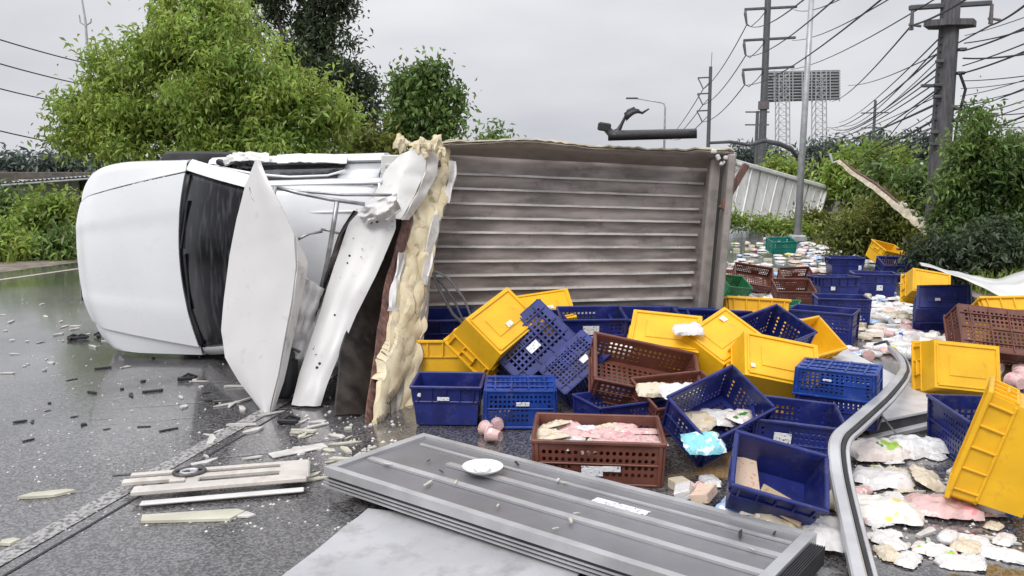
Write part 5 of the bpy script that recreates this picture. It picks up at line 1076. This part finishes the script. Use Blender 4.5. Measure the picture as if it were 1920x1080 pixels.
field(26,1345,1420,540,625,'piled beside the box door post',[5,2,3,2,1],'by the door post',1.2)
field(44,1610,1900,830,1060,'strewn on the dark wet road at the lower right',[6,1,0,.4,1],'at the lower right',.6,[(1690,860,1850,1010)])
field(14,1240,1560,905,1000,'jammed between the grey door and the crates',[5,0,1,0,2],'by the grey door',.9)
field(16,1100,1360,690,760,'caught between the crates of the heap',[5,1,1,0,1],'in the heap',.9)
# --- broken bits on the road
SH={}
def shard(k,m):
    if (k,m) not in SH:
        r_=random.Random(k); n=r_.randint(5,8); pl=[((.5+.5*r_.random())*math.cos(6.283*i/n+r_.uniform(-.3,.3))*.05*(1+k%3),(.5+.5*r_.random())*math.sin(6.283*i/n+r_.uniform(-.3,.3))*.035) for i in range(n)]; b_=MB().slab(pl,0,.008+.012*r_.random()); 
        SH[(k,m)]=b_.mesh('shard',m)
    return SH[(k,m)]
def shards(n,u0,u1,v0,v1,m,label,grp,s0=.5,s1=1.3):
    for i in range(n): put('broken_shard',shard(random.randrange(9),m),gnd(random.uniform(u0,u1),random.uniform(v0,v1),.002),label,'shard',None,R(random.uniform(-6,10)),random.uniform(s0,s1),grp)
put('broken_shard',shard(2,'chip_foam'),gnd(380,968,.002),'long pale foam shard in front of the cream grille trim','shard',R(8),0,2.4); put('broken_shard',shard(4,'chip_white'),gnd(448,966,.002),'small white shard in front of the cream grille trim','shard',0,0,1.3)
put('broken_shard',shard(1,'chip_foam'),gnd(92,928,.002),'pale shard lying alone left of the lane line','shard',R(20),0,1.6); put('broken_shard',shard(6,'chip_foam'),gnd(18,1018,.002),'pale shard at the bottom left corner of the road','shard',R(20),0,1.2)
put('broken_shard',carton_mesh('chip_white',(.34,.09,.015)),gnd(560,846,.002),'flat pale strip lying between the trim and the grey door','shard',R(35))
for (u,v,l) in ((350,714,'black bracket scrap on the road below the windshield'),(150,637,'black twisted scrap left of the truck nose'),(185,632,'black lump of plastic under the truck nose'),(135,637,'small black scrap left of the twisted one'),(540,795,'dark strip of rubber below the standing white sheet')):
    e=empty('plastic_scrap',gnd(u,v,.0),l,'scrap'); rz=random.uniform(0,6)
    MB().box((0,0,.02),(.14,.04,.03),Matrix.Rotation(rz,3,'Z'),.006).build('bar','black_plastic',e); MB().tube([(-.05,0,.02),(.0,.03,.05),(.07,.05,.02)],.012,6).build('strap','black_plastic',e)
shards(30,0,240,570,700,'chip_white','pale chip scattered on the road left of the truck nose','pale chips left of the truck',.3,.9)
shards(22,30,420,660,830,'chip_dark','dark chip scattered on the road in front of the cab','dark chips in front of the cab',.3,.8)
shards(34,300,640,700,870,'chip_white','pale chip scattered along the lane line below the cab','pale chips along the lane line',.3,1.0)
shards(24,540,720,800,900,'chip_foam','foam chip scattered at the foot of the foam wall','foam chips at the foam wall',.3,1.0)
shards(26,1620,1900,840,1060,'chip_white','pale chip scattered on the dark road at the lower right','pale chips at the lower right',.3,.8)
for i in range(16): 
    s_,t_=random.uniform(.05,.95),random.uniform(.1,.9); p=ps(s_,t_,.012)+dp.location; put('broken_shard',shard(random.randrange(9),random.choice(['chip_white','chip_dark','chip_foam'])),p,'small chip lying on the grey door panel','shard',None,0,random.uniform(.15,.45),'chips on the grey door')
# crumbs too many to count
b_=MB()
def crumbs(n,u0,u1,v0,v1,sz):
    for i in range(n):
        p=gnd(random.uniform(u0,u1),random.uniform(v0,v1),.0); s_=sz*random.uniform(.4,1.5); a=random.uniform(0,3); ca,sa=math.cos(a)*s_,math.sin(a)*s_
        b_.add([p+Vector((ca,sa,.001)),p+Vector((-sa,ca,.001)),p+Vector((-ca,-sa,.001)),p+Vector((sa*.6,-ca*.8,.001)),p+Vector((0,0,s_*.8))],[(0,1,4),(1,2,4),(2,3,4),(3,0,4)])
crumbs(500,0,700,560,1000,.008); crumbs(500,1345,1760,440,640,.02); crumbs(350,1600,1920,780,1060,.009); crumbs(160,560,760,740,900,.012)
o=b_.build('debris_crumbs','chip_white'); o['kind']='stuff'
